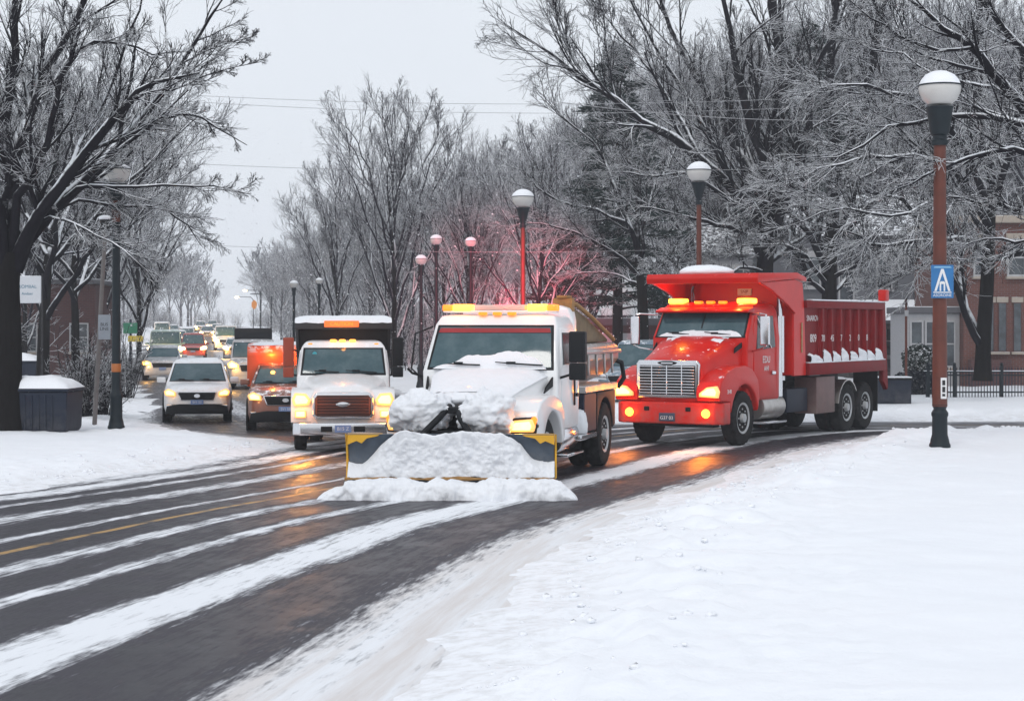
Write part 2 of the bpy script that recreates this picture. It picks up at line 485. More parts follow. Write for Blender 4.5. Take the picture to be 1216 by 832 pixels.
MG = mat_ground()
near_x = np.arange(-17, 19.01, 0.11); near_y = np.arange(7.5, 56.01, 0.13)
g1 = grid_mesh('snow_ground', near_x, near_y, ground_z, MG)
edge_attr(g1)
xs = np.unique(np.r_[np.arange(-90, 90.1, 1.2), near_x[0], near_x[-1]]); ys = np.unique(np.r_[np.arange(-12, 140, 1.2), near_y[0], near_y[-1]])
g2 = grid_mesh('snow_field', xs, ys, ground_z, MG,
               skip=lambda c: (c[:, 0] > near_x[0]) & (c[:, 0] < near_x[-1]) & (c[:, 1] > near_y[0]) & (c[:, 1] < near_y[-1]))
edge_attr(g2)
# beyond that the snow runs on to the skyline
xs = np.r_[np.linspace(-700, -90, 50)[:-1], np.linspace(-90, 90, 60), np.linspace(90, 700, 50)[1:]]
ys = np.linspace(139.2, 900, 120)
g3 = grid_mesh('snow_plain', xs, ys, ground_z, MG); edge_attr(g3)
for nm, (xx, yy) in (('snow_verge', (np.linspace(-700, -90, 12), np.linspace(-60, 139.2, 14))), ('snow_verge', (np.linspace(90, 700, 12), np.linspace(-60, 139.2, 14))), ('snow_verge', (np.linspace(-90, 90, 12), np.linspace(-60, -12, 6)))):
    grid_mesh(nm, xx, yy, ground_z, MG)

def mat_road(name, bands, vs=0.35, cover=0.0, near=0.0):
    """wet asphalt with ploughed and driven streaks; UV = metres across, metres along"""
    m, n, l, b = NT(name)
    uv = n.new('ShaderNodeTexCoord').outputs['UV']
    sp = n.new('ShaderNodeSeparateXYZ'); l.new(uv, sp.inputs[0])
    u, v = sp.outputs['X'], sp.outputs['Y']
    def stretched(su, sv, sc, det=5, rough=0.6):
        mp = n.new('ShaderNodeMapping'); mp.inputs['Scale'].default_value = (su, sv, 1); l.new(uv, mp.inputs[0])
        return noise(n, l, sc, det, mp.outputs[0], rough)
    n1 = stretched(1.0, 0.05, 3.0, 6, 0.7)       # long streaks
    n2 = stretched(1.0, 0.10, 14.0, 5, 0.7)      # hair-thin streaks
    n3 = stretched(1.0, 0.6, 2.2, 6, 0.65)       # patches
    nw = stretched(0.25, 0.12, 1.0, 3)           # bands wander
    uu = mth(n, l, 'ADD', mth(n, l, 'SUBTRACT', u, mth(n, l, 'MULTIPLY', sstep(n, l, v, 44.0, 18.0), near)), mth(n, l, 'MULTIPLY', mth(n, l, 'SUBTRACT', nw, 0.5), 0.5))
    fr = mth(n, l, 'ADD', mth(n, l, 'MULTIPLY', mth(n, l, 'SUBTRACT', n1, 0.5), 1.3), mth(n, l, 'MULTIPLY', mth(n, l, 'SUBTRACT', n2, 0.5), 2.3))
    fr = mth(n, l, 'ADD', fr, mth(n, l, 'MULTIPLY', mth(n, l, 'SUBTRACT', n3, 0.5), 1.0))
    tot = None
    for (c, w, a) in bands:
        d = mth(n, l, 'ABSOLUTE', mth(n, l, 'SUBTRACT', uu, c))
        g = mth(n, l, 'MULTIPLY', sstep(n, l, d, w * 1.6, w * 0.25), a)
        tot = g if tot is None else mth(n, l, 'MAXIMUM', tot, g)
    base = mth(n, l, 'ADD', mth(n, l, 'MULTIPLY_ADD', tot, 1.05, -0.42 + cover), mth(n, l, 'MULTIPLY', fr, 1.0))
    snow = mth(n, l, 'MULTIPLY', sstep(n, l, base, 0.0, 0.85), 0.96)
    slush = sstep(n, l, base, -0.55, 0.35)
    asp = mixc(n, l, noise(n, l, 60, 3, uv), (0.010, 0.010, 0.014), (0.030, 0.028, 0.038))
    asp = mixc(n, l, sstep(n, l, n3, 0.35, 0.75), asp, (0.030, 0.027, 0.036))
    c = mixc(n, l, mth(n, l, 'MULTIPLY', slush, 0.15), asp, (0.33, 0.325, 0.37))
    return m, n, l, b, u, v, uu, n1, n2, n3, c, snow, slush

def road_sheet(name, Rp, Lp, z, width, mat, nu=26):
    k = len(Rp); t = np.linspace(0, 1, nu)
    P = Rp[:, None, :] * (1 - t)[None, :, None] + Lp[:, None, :] * t[None, :, None]
    mid = 0.5 * (Rp + Lp); s = np.r_[0, np.cumsum(np.hypot(*np.diff(mid, axis=0).T))]
    Z = z + rise(P[..., 1])
    V = np.concatenate([P, Z[..., None]], -1).reshape(-1, 3)
    i = np.arange(k * nu).reshape(k, nu)
    F = np.stack([i[:-1, :-1], i[1:, :-1], i[1:, 1:], i[:-1, 1:]], -1).reshape(-1, 4)[:, ::-1]
    me = mesh_np(name, V, F, mat)
    UV = np.stack(np.broadcast_arrays((t * width)[None, :], s[:, None]), -1).reshape(-1, 2)
    ul = me.uv_layers.new(name='UVMap')
    ul.data.foreach_set('uv', UV[F.ravel()].astype(np.float32).ravel())
    o = link(name, me); tag(o, kind='structure')
    return o

# main road: streak centres measured across from the near kerb
bandsA = [(-0.1, 0.80, 1.4), (2.35, 0.44, 1.25), (3.85, 0.20, 0.95), (4.95, 0.22, 0.85), (6.35, 0.12, 0.9), (7.6, 0.32, 0.85), (8.7, 0.15, 0.8), (9.5, 0.4, 1.0), (10.5, 0.7, 1.1)]
m, n, l, b, u, v, uu, n1, n2, n3, c, snow, slush = mat_road('wet_road', bandsA, near=0.75)
# worn yellow centre line
yl = sstep(n, l, mth(n, l, 'ABSOLUTE', mth(n, l, 'SUBTRACT', uu, 5.72)), 0.075, 0.045)
yl = mth(n, l, 'MULTIPLY', yl, sstep(n, l, n3, 0.36, 0.56))
c = mixc(n, l, mth(n, l, 'MULTIPLY', yl, 0.85), c, (0.50, 0.30, 0.10))
# the fringe at the near kerb is brown with sand
sc_ = mixc(n, l, mth(n, l, 'MULTIPLY', mth(n, l, 'MULTIPLY', sstep(n, l, uu, 1.1, 0.3), sstep(n, l, n1, 0.32, 0.66)), 0.7), (0.82, 0.845, 0.88), (0.60, 0.54, 0.50))
c = mixc(n, l, snow, c, sc_)
l.new(c, b.inputs['Base Color'])
r = mth(n, l, 'MULTIPLY_ADD', n3, 0.45, 0.20)
r = mth(n, l, 'ADD', r, mth(n, l, 'MULTIPLY', slush, 0.42), clamp=True)
l.new(r, b.inputs['Roughness']); b.inputs['Specular IOR Level'].default_value = 0.24
bump(n, l, b, mth(n, l, 'MULTIPLY_ADD', snow, 0.6, mth(n, l, 'MULTIPLY_ADD', n2, 0.3, mth(n, l, 'MULTIPLY', noise(n, l, 90, 2, n.new('ShaderNodeTexCoord').outputs['UV']), 0.12))), 0.35, 0.03)
road_sheet('road', A_R, A_L, 0.0, 10.5, m, 30)

bandsB = [(0.0, 1.3, 1.1), (3.0, 0.6, 0.8), (5.6, 0.55, 0.95), (8.3, 0.5, 0.7), (11.3, 0.6, 0.9)]
m, n, l, b, u, v, uu, n1, n2, n3, c, snow, slush = mat_road('slushy_street', bandsB, cover=0.22)
c = mixc(n, l, mth(n, l, 'MULTIPLY', snow, 0.85), c, (0.70, 0.71, 0.74))
l.new(c, b.inputs['Base Color'])
l.new(mth(n, l, 'ADD', mth(n, l, 'MULTIPLY_ADD', n3, 0.3, 0.2), mth(n, l, 'MULTIPLY', slush, 0.35), clamp=True), b.inputs['Roughness'])
bump(n, l, b, mth(n, l, 'MULTIPLY_ADD', snow, 0.6, n2), 0.3, 0.03)
road_sheet('side_street', B_R, B_L, -0.006, 11.3, m, 24)
# ------------------------------------------------------------------ trees
def tubes(P, R, k):
    """P (N,n,3) polylines, R (N,n) radii -> verts, quads"""
    N, n, _ = P.shape
    T = np.gradient(P, axis=1); T /= np.linalg.norm(T, axis=2, keepdims=True) + 1e-9
    ref = np.where(np.abs(T[:, :1, 2:3]) > 0.92, np.array([1.0, 0, 0]), np.array([0, 0, 1.0]))
    U = np.cross(T, np.broadcast_to(ref, T.shape)); U /= np.linalg.norm(U, axis=2, keepdims=True) + 1e-9
    W = np.cross(U, T)
    a = 2 * pi * np.arange(k) / k + pi / 2
    V = P[:, :, None, :] + R[:, :, None, None] * (U[:, :, None, :] * np.cos(a)[None, None, :, None] + W[:, :, None, :] * np.sin(a)[None, None, :, None])
    idx = np.arange(N * n * k).reshape(N, n, k); nx = np.roll(idx, -1, axis=2)
    F = np.stack([idx[:, :-1], nx[:, :-1], nx[:, 1:], idx[:, 1:]], -1).reshape(-1, 4)
    return V.reshape(-1, 3), F

def resample(pts, n):
    P = spline(np.array(pts)[:, :2], n) if False else None
    A = np.array(pts, float); m = len(A)
    t = np.linspace(0, m - 1, n); i = np.clip(np.floor(t).astype(int), 0, m - 2); f = (t - i)[:, None]
    Q = np.vstack([2 * A[0] - A[1], A, 2 * A[-1] - A[-2]])
    a, b, c, d = Q[i], Q[i + 1], Q[i + 2], Q[i + 3]
    return 0.5 * ((2 * b) + (c - a) * f + (2 * a - 5 * b + 4 * c - d) * f ** 2 + (3 * b - a - 3 * c + d) * f ** 3)

def unit(v):
    return v / (np.linalg.norm(v, axis=-1, keepdims=True) + 1e-9)

def sprout(P, R, cnt, lens, ang, t0, nseg, wander, trop, rr, rmin, rng, flat=0.0, t1=0.97):
    """grow cnt children on every parent polyline"""
    N, n, _ = P.shape
    t = t0 + (t1 - t0) * (np.arange(cnt)[None, :] + rng.random((N, cnt))) / cnt
    f = t * (n - 1); i = np.clip(np.floor(f).astype(int), 0, n - 2); w = (f - i)[..., None]
    rows = np.arange(N)[:, None]
    S = P[rows, i] * (1 - w) + P[rows, i + 1] * w
    r0 = R[rows, i] * (1 - w[..., 0]) + R[rows, i + 1] * w[..., 0]
    T = unit(P[rows, i + 1] - P[rows, i])
    rv = rng.normal(size=T.shape); rv[..., 2] *= (1 - flat)
    side = unit(rv - (rv * T).sum(-1, keepdims=True) * T)
    a = np.radians(ang[0] + (ang[1] - ang[0]) * rng.random((N, cnt)))[..., None]
    D = unit(T * np.cos(a) + side * np.sin(a))
    PL = np.linalg.norm(np.diff(P, axis=1), axis=2).sum(1)[:, None]
    L = PL * (lens[0] + (lens[1] - lens[0]) * rng.random((N, cnt))) * (1.06 - 0.58 * t)
    S = S.reshape(-1, 3); D = D.reshape(-1, 3); L = L.reshape(-1); r0 = r0.reshape(-1)
    out = [S]; p = S
    for k in range(nseg):
        D = unit(D + wander * rng.normal(size=D.shape) + np.array([0, 0, trop]))
        p = p + D * (L / nseg)[:, None]; out.append(p)
    Q = np.stack(out, 1)
    rb = np.maximum(r0 * rr, rmin)
    tt = np.linspace(0, 1, nseg + 1)[None, :]
    RR = np.maximum(rb[:, None] * (1 - 0.72 * tt), rmin * 0.75)
    return Q, RR

def build_tree(trunk, limbs, levels, rng, sides=(9, 6, 4, 3, 3), base=None):
    """trunk: (pts, r0, r1); limbs: list of (pts, r0, r1); levels: dicts for sprout. Returns verts/faces of trunk and crown, about base"""
    base = np.array(base if base is not None else trunk[0][0], float)
    tp = resample(trunk[0], 14) - base
    rad = np.linspace(trunk[1], trunk[2], 14); rad[0] *= 1.28; rad[1] *= 1.08
    tv, tf = tubes(tp[None], rad[None], 12)
    nl = 12
    LP = np.stack([resample(p, nl) - base for p, _, _ in limbs]); LR = np.stack([np.linspace(a, b, nl) for _, a, b in limbs])
    jit = rng.normal(size=LP.shape) * 0.02 * np.linalg.norm(LP[:, -1] - LP[:, 0], axis=1)[:, None, None] * 0.35
    jit[:, 0] = 0; LP = LP + jit
    V, F = tubes(LP, LR, 8)
    Vs, Fs, nv = [V], [F], len(V)
    P, R = LP, LR
    for k, lv in enumerate(levels):
        lv = dict(lv)
        extra = lv.pop('from_all', None)
        P, R = sprout(P, R, rng=rng, **lv)
        V, F = tubes(P, R, sides[min(k + 1, len(sides) - 1)])
        Vs.append(V); Fs.append(F + nv); nv += len(V)
    return tv, tf, np.vstack(Vs), np.vstack(Fs), base

def tree_object(name, label, data, group=None, far=False, cat='tree', rotz=0.0):
    tv, tf, cv, cf, base = data
    root = thing(name, label, cat, tuple(base), rotz, group)
    link('trunk', mesh_np('trunk', tv, tf, M['bark']), root)
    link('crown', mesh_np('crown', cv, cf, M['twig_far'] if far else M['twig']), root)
    return root

def auto_limbs(h, rng, nl=9, spread=0.42, fork=0.22, lean=0.0, vase=0.25, r=0.22):
    """a trunk that forks low into rising limbs (vase form)"""
    top = np.array([rng.normal() * 0.04 * h + lean * h * 0.3, rng.normal() * 0.04 * h, h * 0.62])
    trunk = ([np.array([0, 0, -0.3]), np.array([lean * h * .05, 0, h * 0.18]), np.array([lean * h * .15, 0, h * 0.36]), top], r, r * 0.38)
    limbs = []
    for k in range(nl):
        t = fork + (0.60 - fork) * k / max(1, nl - 1)
        z0 = h * t
        st = np.array([lean * h * .3 * (t / .62) ** 2, 0, z0]) * np.array([1, 1, 1])
        az = k * 2.4 + rng.normal() * 0.35
        out = spread * h * (1.0 - 0.5 * (t - fork) / 0.4) * (0.8 + 0.4 * rng.random())
        zt = h * (0.72 + 0.30 * (k / nl)) * (0.93 + 0.1 * rng.random())
        if k < nl * 0.3 and vase < 0.3: zt *= 0.8
        d = np.array([cos(az), sin(az), 0])
        e = st + d * out; e[2] = zt
        m1 = st + d * out * 0.32 + np.array([0, 0, (zt - z0) * vase])
        m2 = st + d * out * 0.68 + np.array([0, 0, (zt - z0) * (vase + 0.36)])
        limbs.append(([st, m1, m2, e], r * (0.50 - 0.2 * (t - fork) / .4), r * 0.09))
    limbs.append(([np.array([lean * h * .15, 0, h * 0.36]), top, top + np.array([rng.normal() * .03 * h, rng.normal() * .03 * h, h * 0.38])], r * 0.5, r * 0.06))
    return trunk, limbs

def auto_tree(h, seed, nl=9, spread=0.4, r=0.2, rmin=0.012, vase=0.25, counts=(7, 6, 5), fork=0.2, lean=0.0, trop=0.06):
    rng = np.random.default_rng(seed)
    trunk, limbs = auto_limbs(h, rng, nl, spread, fork, lean, vase, r)
    lv = [dict(cnt=counts[0], lens=(.30, .55), ang=(18, 44), t0=.18, nseg=7, wander=.07, trop=trop, rr=.55, rmin=rmin * 1.4),
          dict(cnt=counts[1], lens=(.34, .62), ang=(18, 46), t0=.12, nseg=5, wander=.09, trop=trop * .6, rr=.55, rmin=rmin),
          dict(cnt=counts[2], lens=(.5, .95), ang=(16, 42), t0=.1, nseg=4, wander=.09, trop=trop * .4, rr=.6, rmin=rmin * .8)]
    if len(counts) > 3:
        lv.append(dict(cnt=counts[3], lens=(.55, 1.0), ang=(16, 42), t0=.15, nseg=3, wander=.10, trop=0, rr=.7, rmin=rmin * .7))
    return build_tree(trunk, limbs, lv, rng, base=(0, 0, 0))

def W(pts, d, wob=()):
    """limb drawn in photo pixels around depth d, with real depth differences"""
    n = len(pts)
    return [np.array(px(x, y, d + (wob[i] if i < len(wob) else (wob[-1] if wob else 0.0)))) for i, (x, y) in enumerate(pts)]

# --- the big dark tree at the left edge
d0 = 43.5
rng = np.random.default_rng(3)
trunk = (W([(10, 512), (12, 420), (10, 340), (14, 300)], d0), 0.30, 0.25)
limbs = [
    (W([(14, 310), (8, 240), (5, 168), (13, 84), (20, -10), (30, -90)], d0, (0, .2, .5, .8, 1)), .16, .04),
    (W([(12, 330), (0, 260), (-30, 160), (-60, 60), (-80, -40)], d0, (0, -.3, -.8, -1, -1.5)), .17, .04),
    (W([(15, 320), (18, 188), (37, 128), (64, 64), (101, 0), (125, -70)], d0, (0, .5, 1, 1.5, 2, 2.4)), .20, .05),
    (W([(14, 300), (20, 232), (44, 198), (57, 158), (67, 111), (84, 67), (96, 20)], d0, (0, -.4, -.8, -1.2, -1.6, -2)), .12, .03),
    (W([(16, 318), (28, 285), (54, 249), (101, 182), (141, 135), (162, 112), (190, 94), (235, 92)], d0, (0, -.2, -.5, -1, -1.6, -2, -2.4)), .19, .025),
    (W([(18, 322), (40, 276), (84, 229), (128, 188), (161, 155), (188, 114), (215, 77), (242, 34), (268, -4)], d0, (0, .1, .2, .4, .6, .8, 1, 1.2)), .19, .022),
    (W([(150, 166), (170, 150), (188, 145), (222, 135), (252, 148), (293, 172)], d0, (.5, .7, .9, 1.1, 1.3)), .07, .014),
    (W([(70, 243), (92, 222), (145, 224), (208, 220), (250, 222), (292, 230)], d0, (.2, -.2, -.6, -1, -1.2)), .06, .012),
    (W([(60, 250), (94, 238), (135, 242), (188, 246), (220, 266), (240, 290)], d0, (.2, .8, 1.2, 1.8, 2.2)), .055, .012),
    (W([(50, 262), (75, 262), (110, 275), (150, 300), (180, 330)], d0, (0, -.8, -1.4, -2)), .045, .01),
    (W([(37, 128), (66, 92), (100, 56), (140, 50), (176, 62), (230, 60)], d0, (1, 1.2, 1.6, 2, 2.5)), .07, .014),
    (W([(30, 290), (40, 255), (80, 200), (100, 160), (130, 100), (155, 40), (170, -20)], d0, (0, 1, 2, 3, 4)), .10, .02),
    (W([(215, 77), (240, 62), (275, 50), (305, 42)], d0, (1, 1.1, 1.3)), .028, .008),
    (W([(190, 112), (220, 100), (262, 84), (308, 74)], d0, (.8, .6, .4)), .03, .008),
]
lv = [dict(cnt=11, lens=(.16, .38), ang=(14, 40), t0=.18, nseg=8, wander=.08, trop=.03, rr=.5, rmin=.015, flat=.2),
      dict(cnt=7, lens=(.34, .64), ang=(16, 42), t0=.12, nseg=6, wander=.10, trop=.0, rr=.55, rmin=.009),
      dict(cnt=4, lens=(.55, 1.0), ang=(16, 42), t0=.1, nseg=5, wander=.10, trop=.0, rr=.6, rmin=.008),
      dict(cnt=2, lens=(.6, 1.05), ang=(16, 44), t0=.15, nseg=3, wander=.12, trop=.0, rr=.8, rmin=.007)]
tree_object('bare_tree', 'big dark tree at the left edge with limbs reaching over the street lamp', build_tree(trunk, limbs, lv, rng, base=(W([(10, 512)], d0)[0])))

# --- bare trees behind it
def place_auto(name, label, data, x, y, rotz=0.0, s=1.0, group=None, far=False):
    t = tree_object(name, label, data, group, far, rotz=rotz)
    t.location = (x, y, gz(x, y)); t.scale = (s, s, s)
    return t

def at(pxx, d):
    return (pxx - CX) / FPX * d

droop = auto_tree(12.5, 21, 13, .46, .26, .011, .34, (8, 7, 4, 2), .2, .1, -.01)
place_auto('bare_tree', 'snow-lined tree with a stout trunk between the dumpster and the brick shop', droop, at(50, 66), 66, .4)
place_auto('bare_tree', 'slim dark tree just right of the stout-trunked tree by the brick shop', auto_tree(14.5, 22, 13, .40, .2, .011, .30, (8, 7, 4, 2), .2, .12, 0), at(90, 76), 76, 2.0)

# --- right: tree whose limbs fan over the red truck
d0 = 68
rng = np.random.default_rng(5)
trunk = (W([(907, 470), (906, 380), (908, 320), (912, 280)], d0), .38, .28)
limbs = [
    (W([(908, 330), (905, 262), (878, 234), (818, 174), (770, 143), (731, 115), (703, 99), (671, 75), (640, 52), (604, 30)], d0, (0, -.5, -1, -1.5, -2, -2, -2)), .26, .02),
    (W([(909, 330), (897, 285), (860, 268), (830, 262), (790, 250), (760, 246)], d0, (0, -.6, -1.2, -1.8, -2.4)), .14, .02),
    (W([(911, 300), (900, 220), (870, 160), (835, 100), (800, 40), (770, -40)], d0, (0, .4, .8, 1.2, 1.6)), .24, .05),
    (W([(912, 300), (908, 220), (890, 140), (868, 60), (850, -40)], d0, (0, -.4, -.8, -1.2)), .26, .06),
    (W([(913, 300), (922, 200), (925, 100), (920, 0), (915, -80)], d0, (0, .2, .5, .7)), .28, .08),
    (W([(914, 300), (940, 220), (960, 130), (985, 40), (1005, -60)], d0, (0, -.5, -1, -1.6)), .2, .05),
    (W([(880, 236), (850, 180), (812, 110), (775, 50), (745, -10)], d0, (-1, -.5, 0, .4)), .13, .03),
    (W([(830, 186), (800, 130), (770, 80), (735, 40), (700, 0)], d0, (-1.5, -1, -.5)), .09, .02),
    (W([(900, 250), (868, 240), (836, 215), (800, 205), (770, 210), (735, 205)], d0, (-.4, -1.5, -2.5, -3)), .10, .018),
    (W([(703, 99), (680, 70), (668, 30), (655, -5)], d0, (-2, -2, -1.8)), .035, .01),
    (W([(731, 115), (722, 70), (716, 20), (708, -20)], d0, (-2, -1.6, -1.4)), .04, .012),
    (W([(914, 310), (950, 285), (990, 240), (1040, 200), (1090, 180)], d0, (0, .8, 1.6, 2.4)), .14, .02),
    (W([(904, 322), (880, 318), (850, 330), (810, 332), (780, 326)], d0, (-.4, -1.6, -2.6, -3.2)), .07, .015),
]
lvR = [dict(cnt=14, lens=(.18, .42), ang=(14, 40), t0=.15, nseg=8, wander=.075, trop=.03, rr=.45, rmin=.017, flat=.1),
       dict(cnt=7, lens=(.36, .66), ang=(16, 44), t0=.12, nseg=6, wander=.10, trop=.01, rr=.55, rmin=.011),
       dict(cnt=4, lens=(.55, 1.0), ang=(16, 42), t0=.1, nseg=5, wander=.10, trop=-.01, rr=.65, rmin=.0105),
       dict(cnt=2, lens=(.55, 1.0), ang=(16, 45), t0=.12, nseg=3, wander=.12, trop=-.01, rr=.85, rmin=.0095)]
tree_object('bare_tree', 'wide bare tree behind the red truck whose longest limb sweeps far up to the left', build_tree(trunk, limbs, lvR, rng, base=W([(907, 470)], d0)[0]))

# --- its right hand neighbour
d0 = 70
rng = np.random.default_rng(8)
trunk = (W([(984, 470), (985, 390), (985, 320), (988, 270)], d0), .33, .25)
limbs = [
    (W([(985, 330), (962, 280), (930, 250), (890, 236), (850, 230)], d0, (0, -1, -2, -3)), .15, .02),
    (W([(985, 310), (960, 240), (945, 150), (930, 60), (925, -40)], d0, (0, .5, 1, 1.5)), .2, .05),
    (W([(987, 290), (990, 200), (985, 100), (990, 0), (985, -80)], d0, (0, -.3, -.6)), .26, .07),
    (W([(988, 290), (1015, 210), (1030, 110), (1050, 10), (1060, -60)], d0, (0, .6, 1.2)), .2, .05),
    (W([(988, 300), (1030, 250), (1080, 215), (1140, 190), (1190, 180)], d0, (0, -1, -2, -3)), .15, .02),
    (W([(983, 340), (950, 300), (915, 290), (870, 296)], d0, (0, -1.5, -2.5, -3)), .10, .02),
    (W([(989, 330), (1030, 310), (1065, 290), (1110, 290)], d0, (0, -1.5, -2.5)), .10, .02),
    (W([(984, 350), (960, 330), (952, 300), (940, 270)], d0, (0, -.5, -.8)), .12, .03),
    (W([(988, 350), (1006, 330), (1012, 300), (1025, 270)], d0, (0, .5, .8)), .10, .03),
]
tree_object('bare_tree', 'dark forked tree right behind the dump box of the red truck', build_tree(trunk, limbs, lvR, rng, base=W([(984, 470)], d0)[0]))

# --- forked tree before the brick house, right of the near lamp
d0 = 61
rng = np.random.default_rng(9)
trunk = (W([(1167, 452), (1168, 400), (1172, 340), (1174, 290), (1176, 240)], d0), .27, .19)
limbs = [
    (W([(1166, 412), (1150, 385), (1135, 340), (1110, 290), (1085, 250), (1050, 235), (1000, 215), (940, 200)], d0, (0, -.5, -1, -1.6, -2.4, -3, -3.6)), .13, .02),
    (W([(1164, 400), (1146, 360), (1140, 320), (1128, 270), (1110, 220), (1090, 170)], d0, (0, .6, 1.2, 1.8)), .11, .03),
    (W([(1174, 300), (1150, 285), (1110, 284), (1060, 292), (1020, 282), (985, 262)], d0, (0, -2, -3.5, -4.5, -5)), .12, .018),
    (W([(1175, 260), (1170, 180), (1160, 90), (1165, 0), (1170, -80)], d0, (0, .5, 1)), .17, .05),
    (W([(1176, 260), (1200, 180), (1215, 80), (1235, -40)], d0, (0, -.5, -1)), .14, .04),
    (W([(1175, 270), (1145, 215), (1100, 190), (1040, 185), (980, 200), (930, 215)], d0, (0, -2, -4, -5, -6)), .14, .018),
    (W([(1173, 310), (1215, 300), (1260, 290), (1300, 300)], d0, (0, -2, -3)), .12, .02),
    (W([(1174, 280), (1150, 245), (1110, 240), (1070, 255), (1010, 250), (950, 262)], d0, (0, -3, -5, -6, -7)), .10, .015),
    (W([(1176, 250), (1140, 170), (1090, 120), (1030, 100), (960, 110)], d0, (0, -3, -5, -6.5)), .13, .018),
    (W([(1172, 320), (1140, 305), (1095, 315), (1060, 330)], d0, (0, -3, -5)), .06, .014),
]
tree_object('bare_tree', 'bare forked tree in front of the brick house behind the near lamp', build_tree(trunk, limbs, lvR, rng, base=W([(1167, 452)], d0)[0]))

# --- tree off to the right whose near limbs cross the upper corner
d0 = 40
rng = np.random.default_rng(10)
trunk = (W([(1330, 500), (1326, 380), (1318, 280), (1310, 200)], d0), .36, .27)
limbs = [
    (W([(1316, 240), (1262, 175), (1216, 127), (1185, 86), (1158, 56), (1122, 36), (1090, 8), (1064, -8)], d0, (0, -.3, -.8, -1, -1.2, -1.4)), .17, .02),
    (W([(1312, 215), (1262, 140), (1230, 75), (1190, 30), (1150, -20)], d0, (0, .4, .8, 1)), .16, .03),
    (W([(1316, 240), (1270, 170), (1216, 146), (1154, 139), (1110, 142), (1060, 152), (1010, 182), (970, 190)], d0, (0, .8, 1.5, 2.2, 3, 3.6)), .12, .012),
    (W([(1318, 260), (1270, 205), (1216, 178), (1160, 180), (1110, 206), (1060, 224)], d0, (0, -1, -2, -2.6, -3)), .10, .012),
    (W([(1320, 300), (1270, 258), (1225, 246), (1190, 244), (1150, 232), (1118, 236)], d0, (0, -.8, -1.5, -2, -2.4)), .09, .012),
    (W([(1322, 320), (1270, 290), (1216, 286), (1165, 284), (1128, 300)], d0, (0, 1, 2, 2.6, 3)), .07, .012),
    (W([(1310, 210), (1300, 120), (1270, 30), (1250, -60)], d0, (0, .4, .8)), .16, .04),
    (W([(1312, 220), (1345, 130), (1360, 30), (1380, -60)], d0, (0, -.4, -.8)), .15, .04),
    (W([(1200, 110), (1165, 100), (1120, 96), (1080, 70), (1040, 60), (990, 30)], d0, (-.9, .3, 1, 1.6, 2)), .05, .01),
    (W([(1158, 56), (1120, 60), (1075, 44), (1030, 20), (1000, -10)], d0, (-1.2, -1.8, -2.2)), .045, .01),
]
lvN = [dict(cnt=11, lens=(.16, .40), ang=(14, 42), t0=.2, nseg=8, wander=.08, trop=.02, rr=.5, rmin=.012, flat=.1),
       dict(cnt=7, lens=(.32, .6), ang=(20, 55), t0=.12, nseg=5, wander=.17, trop=.0, rr=.55, rmin=.008),
       dict(cnt=4, lens=(.55, 1.0), ang=(16, 44), t0=.1, nseg=5, wander=.10, trop=-.01, rr=.65, rmin=.0075),
       dict(cnt=3, lens=(.55, 1.0), ang=(16, 45), t0=.12, nseg=3, wander=.12, trop=-.01, rr=.8, rmin=.007)]
tree_object('bare_tree', 'tree out of frame whose thick snowy limbs cross the upper right corner', build_tree(trunk, limbs, lvN, rng, base=W([(1330, 500)], d0)[0]))

# --- small spreading tree between the plough truck and the red truck
d0 = 74
rng = np.random.default_rng(12)
trunk = (W([(764, 480), (764, 400), (762, 340), (758, 310)], d0), .26, .16)
limbs = [
    (W([(760, 322), (751, 274), (719, 254), (671, 242), (640, 222), (622, 200)], d0, (0, -.5, -1, -1.5)), .12, .014),
    (W([(758, 312), (747, 270), (727, 214), (707, 178), (670, 140), (640, 110)], d0, (0, .4, .8, 1.2)), .12, .014),
    (W([(757, 312), (757, 240), (740, 180), (735, 120), (745, 60)], d0, (0, .6, 1.2)), .10, .014),
    (W([(759, 316), (770, 240), (800, 180), (815, 120)], d0, (0, .5, 1.5)), .09, .014),
    (W([(760, 330), (730, 300), (690, 278), (650, 268), (615, 262)], d0, (0, -1, -2, -2.5)), .09, .012),
    (W([(762, 345), (790, 312), (820, 300), (850, 302)], d0, (0, -1, -1.8)), .07, .012),
    (W([(762, 340), (735, 328), (700, 322), (668, 330)], d0, (0, 1, 2)), .06, .012),
]
tree_object('bare_tree', 'spreading snow-lined tree between the plow truck and the red truck, leaning left', build_tree(trunk, limbs, lvR, rng, base=W([(764, 480)], d0)[0]))

# --- fan shaped trees in the middle, hazier
fanA = auto_tree(14, 31, 14, .34, .17, .010, .42, (8, 7, 4, 2), .10, 0, .10)
fanB = auto_tree(13, 32, 12, .30, .16, .010, .45, (8, 7, 4, 2), .14, 0, .08)
spreadA = auto_tree(12, 33, 13, .46, .17, .010, .34, (8, 7, 4, 2), .16, 0, .03)
spreadB = auto_tree(13, 34, 13, .42, .18, .011, .36, (8, 7, 4, 2), .18, .1, .03)
place_auto('bare_tree', 'tall fan-shaped tree in the middle, right above the white dump truck', fanA, at(468, 92), 92, .3, 1.0, far=True)
place_auto('bare_tree', 'fan-shaped tree left of the middle lamp over the beacon bar', fanB, at(560, 88), 88, 1.7, .78, far=True)
place_auto('bare_tree', 'slender hazy tree left of the tall fan-shaped tree', fanB, at(400, 120), 120, 2.2, .95, far=True)
place_auto('bare_tree', 'wide low tree behind the lamp above the plow truck cab', spreadA, at(640, 84), 84, .9, .85, far=True)
place_auto('bare_tree', 'broad bare tree behind the pair of thin middle lamps', spreadB, at(530, 110), 110, 2.9, .9, far=True)

